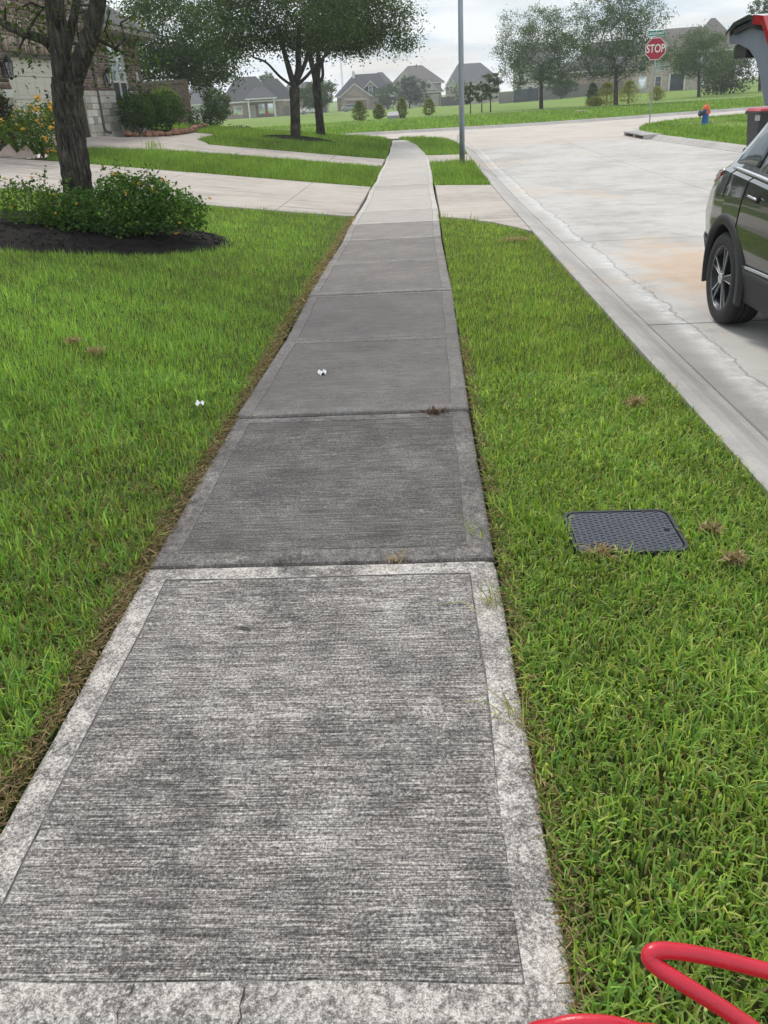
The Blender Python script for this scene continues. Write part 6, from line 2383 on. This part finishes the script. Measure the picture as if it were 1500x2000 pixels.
ST = np.array([  # y, z_belt, z_roof, w_low, w_mid, w_belt, w_roof, z_low
    (0.00, .93, .96, .62, .66, .60, .52, .40),
    (-.05, 1.00, 1.05, .72, .78, .70, .58, .34),
    (-.20, 1.06, 1.16, .78, .865, .775, .60, .28),
    (-.42, 1.09, 1.33, .82, .895, .815, .60, .24),
    (-.70, 1.08, 1.50, .84, .905, .835, .605, .22),
    (-1.10, 1.06, 1.57, .85, .908, .845, .615, .22),
    (-1.60, 1.03, 1.61, .85, .908, .85, .62, .22),
    (-2.20, 1.00, 1.62, .85, .908, .85, .62, .22),
    (-2.65, .99, 1.57, .85, .908, .85, .62, .22),
    (-2.95, .99, 1.40, .85, .908, .85, .63, .22),
    (-3.25, .98, 1.12, .85, .905, .84, .70, .22),
    (-3.55, .95, 1.03, .84, .90, .82, .62, .22),
    (-3.95, .88, .93, .80, .86, .76, .54, .24),
    (-4.22, .76, .82, .70, .76, .66, .45, .28),
    (-4.35, .60, .64, .52, .60, .52, .35, .36)])


def st_at(y):
    ys = -ST[:, 0]
    return [float(np.interp(-y, ys, ST[:, k])) for k in range(1, 8)]


def half(y):
    zb, zr, wl, wm, wb, wr, zl = st_at(y)
    k = min(1.0, (zb - zl) / .75)
    return [Vector((0, y, zl)), Vector((wl - .12, y, zl)), Vector((wl, y, zl + .05)), Vector((wm - .025, y, zl + .25 * k)), Vector((wm, y, zl + .47 * k)),
            Vector((wm - .02, y, zb - .16 * k)), Vector((wb + .012, y, zb - .02)), Vector((wb - .025, y, zb)), Vector((wr + .02, y, zb + (zr - zb) * .86)), Vector((wr - .10, y, zb + (zr - zb) * .975)), Vector((0, y, zr))]


def surf(y, t, off=0.0, side=-1):
    h = half(y)
    i = min(int(t), len(h) - 2)
    p = h[i].lerp(h[i + 1], t - i)
    d = (h[i + 1] - h[i])
    n_ = Vector((d.z, 0, -d.x)).normalized()
    if n_.x < 0 and n_.z < 0:
        n_ = -n_
    p = p + n_ * off
    return Vector((p.x * side, p.y, p.z))


CAR = Vector((3.245, 7.60, float(street_z(6.6)) + .002))
car = empty('parked_suv', CAR)
car.scale = (1.04, 1.04, 1.04)
tag(car, 'dark green-grey sport utility car with raised tailgate parked at the kerb', 'car')


def patch(name, y0, y1, t0, t1, off, mat, parent, ny=8, nt_=4, side=-1, thick=0.0):
    """piece of trim or glass that follows the body's skin; t0, t1 may be functions of y"""
    vs, fs = [], []
    for i in range(ny + 1):
        y = y0 + (y1 - y0) * i / ny
        a = t0(y) if callable(t0) else t0
        b_ = t1(y) if callable(t1) else t1
        for j in range(nt_ + 1):
            vs.append(surf(y, a + (b_ - a) * j / nt_, off, side))
    for i in range(ny):
        for j in range(nt_):
            q = i * (nt_ + 1) + j
            fs.append((q, q + 1, q + nt_ + 2, q + nt_ + 1))
    mb = MB()
    mb.add(vs, fs)
    o = mb.build(name, mat, parent, smooth=True)
    md = o.modifiers.new('solid', 'SOLIDIFY')
    md.thickness = max(thick, .004)
    md.offset = 0
    return o


# body shell, wheel wells cut out
ys = sorted(set(list(np.linspace(0, -4.35, 59)) + [float(v) for v in ST[:, 0]]), reverse=True)
vs, fs = [], []
for y in ys:
    h = half(y)
    ring = [Vector((-p.x, p.y, p.z)) for p in h[::-1]] + h[1:-1]
    vs += ring
n = len(half(0)) * 2 - 2
for i in range(len(ys) - 1):
    for k in range(n):
        fs.append((i * n + k, i * n + (k + 1) % n, (i + 1) * n + (k + 1) % n, (i + 1) * n + k))
fs.append(tuple(range(n)))
fs.append(tuple((len(ys) - 1) * n + k for k in range(n))[::-1])
mb = MB()
mb.add(vs, fs)
body_o = mb.build('body', [M_PAINT, M_WELL], car)
HUBS = [(-.80, .337), (-3.38, .337)]
cut = MB()
for hy_, hz_ in HUBS:
    for s in (-1, 1):
        prof = [(.395, s * .45), (.395, s * 1.2)]
        cut.lathe(prof if s > 0 else prof[::-1], (0, hy_, hz_), 40, axis='X')
cut_o = cut.build('cutter', [M_WELL])
md = body_o.modifiers.new('wells', 'BOOLEAN')
md.object = cut_o
md.operation = 'DIFFERENCE'
md.solver = 'EXACT'
cut_o.parent = car
bpy.context.view_layer.update()
dg = bpy.context.evaluated_depsgraph_get()
ev = body_o.evaluated_get(dg)
new_me = bpy.data.meshes.new_from_object(ev)
body_o.modifiers.clear()
old = body_o.data
body_o.data = new_me
new_me.name = 'body'
bpy.data.objects.remove(cut_o)
new_me.materials.clear()
new_me.materials.append(M_PAINT)
new_me.materials.append(M_WELL)
mi = []
for pgn in new_me.polygons:
    c_ = pgn.center
    inw = False
    for hy_, hz_ in HUBS:
        if abs(math.hypot(c_.y - hy_, c_.z - hz_) - .395) < .02 and abs(c_.x) < .9 and abs(pgn.normal.x) < .3:
            inw = True
        if abs(pgn.normal.x) > .9 and abs(abs(c_.x) - .45) < .02 and math.hypot(c_.y - hy_, c_.z - hz_) < .4:
            inw = True
    mi.append(1 if inw else 0)
new_me.polygons.foreach_set('material_index', mi)
new_me.polygons.foreach_set('use_smooth', [True] * len(new_me.polygons))
new_me.set_sharp_from_angle(angle=R(28)) if hasattr(new_me, 'set_sharp_from_angle') else None
new_me.update()

for side, sn in ((-1, 'kerb'), (1, 'road')):
    lo = lambda y: 7.10
    hi = lambda y: 7.90
    patch('side_glass', -.52, -1.02, 7.14, lambda y: 7.30 + .58 * min(1, (-y - .52) / .30), .004, M_GLASS_D, car, side=side)
    patch('side_glass', -1.10, -1.88, 7.10, 7.90, .004, M_GLASS_D, car, side=side)
    patch('side_glass', -1.97, -2.92, 7.10, lambda y: 7.90 - .55 * max(0, (-y - 2.6) / .32), .004, M_GLASS_D, car, side=side)
    patch('belt_trim', -.50, -2.95, 7.0, 7.06, .005, M_CHROME, car, 20, 1, side=side)
    # door gaps
    for y in (-1.02, -1.93, -3.02):
        patch('door_gap', y, y - .008, (2.2 if y < -1.1 else 3.6), 7.0, .0015, M_WELL, car, 1, 16, side=side)
    patch('door_gap', -.62, -.626, 4.9, 7.0, .0015, M_WELL, car, 1, 12, side=side)
    for y in (-1.16, -2.08):
        hp_ = patch('door_handle', y, y - .17, 5.30, 5.62, .001, M_WELL, car, 6, 3, side=side)
        patch('grip', y - .005, y - .165, 5.40, 5.50, .022, M_CHROME, hp_, 6, 2, side=side, thick=.016)
    # sill cladding with its bright line
    patch('sill_cladding', -1.22, -2.96, 1.6, 3.15, .010, M_CLAD, car, 20, 5, side=side, thick=.014)
    patch('sill_strip', -1.24, -2.94, lambda y: 3.22 - .10 * ((y + 2.1) / .85) ** 2, lambda y: 3.32 - .10 * ((y + 2.1) / .85) ** 2, .014, M_CHROME, car, 20, 1, side=side, thick=.01)
    # character crease
    # wheel-arch cladding
    for hy_, hz_ in HUBS:
        vs, fs = [], []
        N_ = 40
        for k in range(N_ + 1):
            a = R(-14 + 208 * k / N_)
            for rr_i, xo in ((.392, -.02), (.392, .016), (.455, .012), (.470, -.012)):
                y, z = hy_ + rr_i * math.cos(a), hz_ + rr_i * math.sin(a)
                wl_, wm_ = st_at(y)[2], st_at(y)[3]
                xw = wm_ - .012 + .008 * math.sin(a)
                vs.append((side * (xw + xo), y, z))
        for k in range(N_):
            for j in range(3):
                q = k * 4 + j
                fs.append((q, q + 1, q + 5, q + 4))
        mb = MB()
        mb.add(vs, fs)
        mb.build('wheel_arch', M_CLAD, car, smooth=True)
    # tail lamp on the corner
    tl = patch('tail_lamp', -.02, -.40, lambda y: 5.25 + .5 * (-y - .02) / .38, 6.05, .006, M_TAIL, car, 12, 5, side=side, thick=.012)
    patch('lamp_strip', -.02, -.47, lambda y: 5.62 + .3 * (-y - .02) / .45, lambda y: 5.70 + .3 * (-y - .02) / .45, .016, M_CHROME, tl, 12, 1, side=side)
# rear bumper, dark panel for the cargo space, front details
patch('bumper_cladding', -.03, -.40, 1.2, 3.2, .010, M_CLAD, car, 8, 5, side=-1, thick=.014)
patch('bumper_cladding', -.03, -.40, 1.2, 3.2, .010, M_CLAD, car, 8, 5, side=1, thick=.014)
MB().hexa([(-.56, -.01, .80), (.56, -.01, .80), (.56, -.05, .80), (-.56, -.05, .80), (-.50, -.62, 1.52), (.50, -.62, 1.52), (.50, -.66, 1.52), (-.50, -.66, 1.52)]).build('cargo_shade_panel', M_WELL, car)  # black panel on the closed rear, stands for the shade inside the hold
MB().hexa([(-.70, -3.20, 1.13), (.70, -3.20, 1.13), (.70, -3.22, 1.15), (-.70, -3.22, 1.15), (-.56, -2.66, 1.56), (.56, -2.66, 1.56), (.56, -2.68, 1.58), (-.56, -2.68, 1.58)]).build('windscreen', M_GLASS_D, car)
for s in (-1, 1):
    patch('headlamp', -4.05, -4.26, 5.2, 6.0, .006, M_GLASS, car, 6, 3, side=s)
    MB().tube([(s * .50, -.8, 1.585), (s * .50, -1.6, 1.64), (s * .50, -2.4, 1.63)], .018, 8).build('roof_rail', M_CHROME, car)
    MB().box((s * .98, -2.80, 1.08), (.2, .12, .15)).build('door_mirror', M_PAINT, car, bevel=.03)
# the number plate sits on the raised tailgate, out of sight

# wheels
def wheel(hy_, hz_, s):
    w_root = MB()
    prof = []
    Wd = .225
    xo = s * .885
    outer = [(.225, 0.0), (.236, .006), (.26, .013), (.295, .012), (.318, .004), (.331, -.012), (.3375, -.03)]
    pr = [(r, xo + s * dx) for r, dx in outer]
    for k in range(4):
        x0 = -.03 - k * .042
        pr += [(.3375, xo + s * (x0 - .012)), (.3375, xo + s * (x0 - .034)), (.330, xo + s * (x0 - .036)), (.330, xo + s * (x0 - .041))]
    pr += [(.3375, xo - s * .20), (.325, xo - s * .218), (.29, xo - s * .225), (.235, xo - s * .21)]
    wo = MB().lathe(pr, (0, hy_, hz_), 56, axis='X', cap=False).build('wheel', M_TYRE, car, smooth=True)
    rim = MB().lathe([(.229, xo + s * .002), (.226, xo - s * .006), (.215, xo - s * .012), (.210, xo - s * .08), (.06, xo - s * .085), (.0, xo - s * .085)][:5], (0, hy_, hz_), 48, axis='X', cap=False).build('rim', M_ALLOYD, wo, smooth=True)
    MB().lathe([(.226, xo - s * .004), (.231, xo + s * .004), (.235, xo + s * .002)], (0, hy_, hz_), 56, axis='X', cap=False).build('rim_edge', M_ALLOY, wo, smooth=True)
    MB().lathe([(.0001, xo - s * .075), (.215, xo - s * .075)], (0, hy_, hz_), 32, axis='X', cap=False).build('brake_shadow', M_WELL, wo)
    MB().lathe([(.155, xo - s * .07), (.155, xo - s * .062), (.05, xo - s * .06)], (0, hy_, hz_), 32, axis='X', cap=False).build('brake_disc', M_STEEL, wo)
    for k in range(5):
        a = R(90 + 72 * k + 8)
        def pt(r, da, dx):
            return (xo + s * dx, hy_ + r * math.cos(a + da), hz_ + r * math.sin(a + da))
        sp_o = MB()
        # dark blade of the spoke
        sp_o.hexa([pt(.045, -.55, -.05), pt(.045, .55, -.05), pt(.222, .22, -.045), pt(.222, -.16, -.045), pt(.045, -.5, -.018), pt(.045, .5, -.018), pt(.222, .20, -.014), pt(.222, -.14, -.014)])
        so = sp_o.build('spoke', M_ALLOYD, wo)
        e = MB()
        e.hexa([pt(.04, -.30, -.016), pt(.04, -.20, -.016), pt(.226, -.125, -.010), pt(.226, -.15, -.010), pt(.04, -.30, -.008), pt(.04, -.20, -.008), pt(.226, -.125, -.004), pt(.226, -.15, -.004)])
        e.hexa([pt(.04, .20, -.016), pt(.04, .34, -.016), pt(.226, .215, -.010), pt(.226, .16, -.010), pt(.04, .20, -.008), pt(.04, .34, -.008), pt(.226, .215, -.004), pt(.226, .16, -.004)])
        eo = e.build('spoke_edge', M_ALLOY, wo)
        eo['kind'] = 'stuff'
    MB().lathe([(.040, xo - s * .02), (.040, xo + s * .002), (.034, xo + s * .008), (.01, xo + s * .009)], (0, hy_, hz_), 20, axis='X').build('hub_cap', M_ALLOY, wo)
    return wo


for hy_, hz_ in HUBS:
    for s in (-1, 1):
        wheel(hy_, hz_, s)

# raised tailgate
gate_prof = [(-.72, 1.57), (-.56, 1.87), (-.36, 2.03), (-.02, 2.07), (.30, 2.04), (.46, 1.98), (.42, 1.93), (.22, 1.92), (-.04, 1.87), (-.20, 1.80), (-.34, 1.68), (-.50, 1.50), (-.62, 1.49)]
gw = .63
gate = MB().prism([(-gw, y, z) for y, z in gate_prof], (2 * gw, 0, 0)).build('tailgate', M_TRIMB, car, bevel=.012)
sk = MB()
for (a, b_) in zip(gate_prof[:5], gate_prof[1:6]):
    sk.hexa([(-gw - .03, a[0], a[1] + .004), (gw + .03, a[0], a[1] + .004), (gw + .03, b_[0], b_[1] + .004), (-gw - .03, b_[0], b_[1] + .004), (-gw - .03, a[0], a[1] + .035), (gw + .03, a[0], a[1] + .035), (gw + .03, b_[0], b_[1] + .035), (-gw - .03, b_[0], b_[1] + .035)])
sk.build('outer_skin', M_PAINT, gate)
for s in (-1, 1):
    lamp = MB()
    for (a, b_) in zip([(-.70, 1.66), (-.56, 1.87), (-.36, 2.03)], [(-.56, 1.87), (-.36, 2.03), (-.16, 2.05)]):
        x0, x1 = s * (gw + .006), s * (gw + .04)
        lamp.hexa([(x0, a[0], a[1] - .015), (x1, a[0], a[1] - .015), (x1, b_[0], b_[1] - .015), (x0, b_[0], b_[1] - .015), (x0, a[0], a[1] + .045), (x1, a[0], a[1] + .045), (x1, b_[0], b_[1] + .045), (x0, b_[0], b_[1] + .045)])
    lamp.build('gate_lamp', M_TAIL, gate)
    sh = MB()
    for (a, b_) in zip(gate_prof[1:4], gate_prof[2:5]):
        x0, x1 = s * (gw + .004), s * (gw + .022)
        sh.hexa([(x0, a[0], a[1] - .05), (x1, a[0], a[1] - .05), (x1, b_[0], b_[1] - .05), (x0, b_[0], b_[1] - .05), (x0, a[0], a[1] - .017), (x1, a[0], a[1] - .017), (x1, b_[0], b_[1] - .017), (x0, b_[0], b_[1] - .017)])
    sh.build('gate_seal', M_WELL, gate)
    MB().tube([(s * .55, -.52, 1.35), (s * .58, -.30, 1.72)], [.016, .011], 10).build('gas_strut', M_BLACK, gate)
MB().hexa([(-.42, .44, 1.925), (.42, .44, 1.925), (.42, .56, 1.905), (-.42, .56, 1.905), (-.42, .44, 1.985), (.42, .44, 1.985), (.42, .57, 1.945), (-.42, .57, 1.945)]).build('gate_garnish', M_CHROME, gate)
MB().b2((-.60, .10, 1.82), (.60, .40, 1.925)).build('gate_trim', M_CLAD, gate, bevel=.02)

# ================================================================== AIR
m = bpy.data.materials.new('haze_air')
m.use_nodes = True
nt = m.node_tree
nt.nodes.clear()
pv = nd(nt, 'ShaderNodeVolumePrincipled')
pv.inputs['Color'].default_value = (.91, .96, 1.0, 1)
pv.inputs['Density'].default_value = 0.0009
pv.inputs['Anisotropy'].default_value = 0.5
lk(nt, pv.outputs[0], nd(nt, 'ShaderNodeOutputMaterial').inputs['Volume'])
hz = MB().b2((-300, -20, -3.2), (330, 440, 27)).build('haze', m)
tag(hz, 'faint bluish summer haze over the far green', 'haze', kind='stuff')
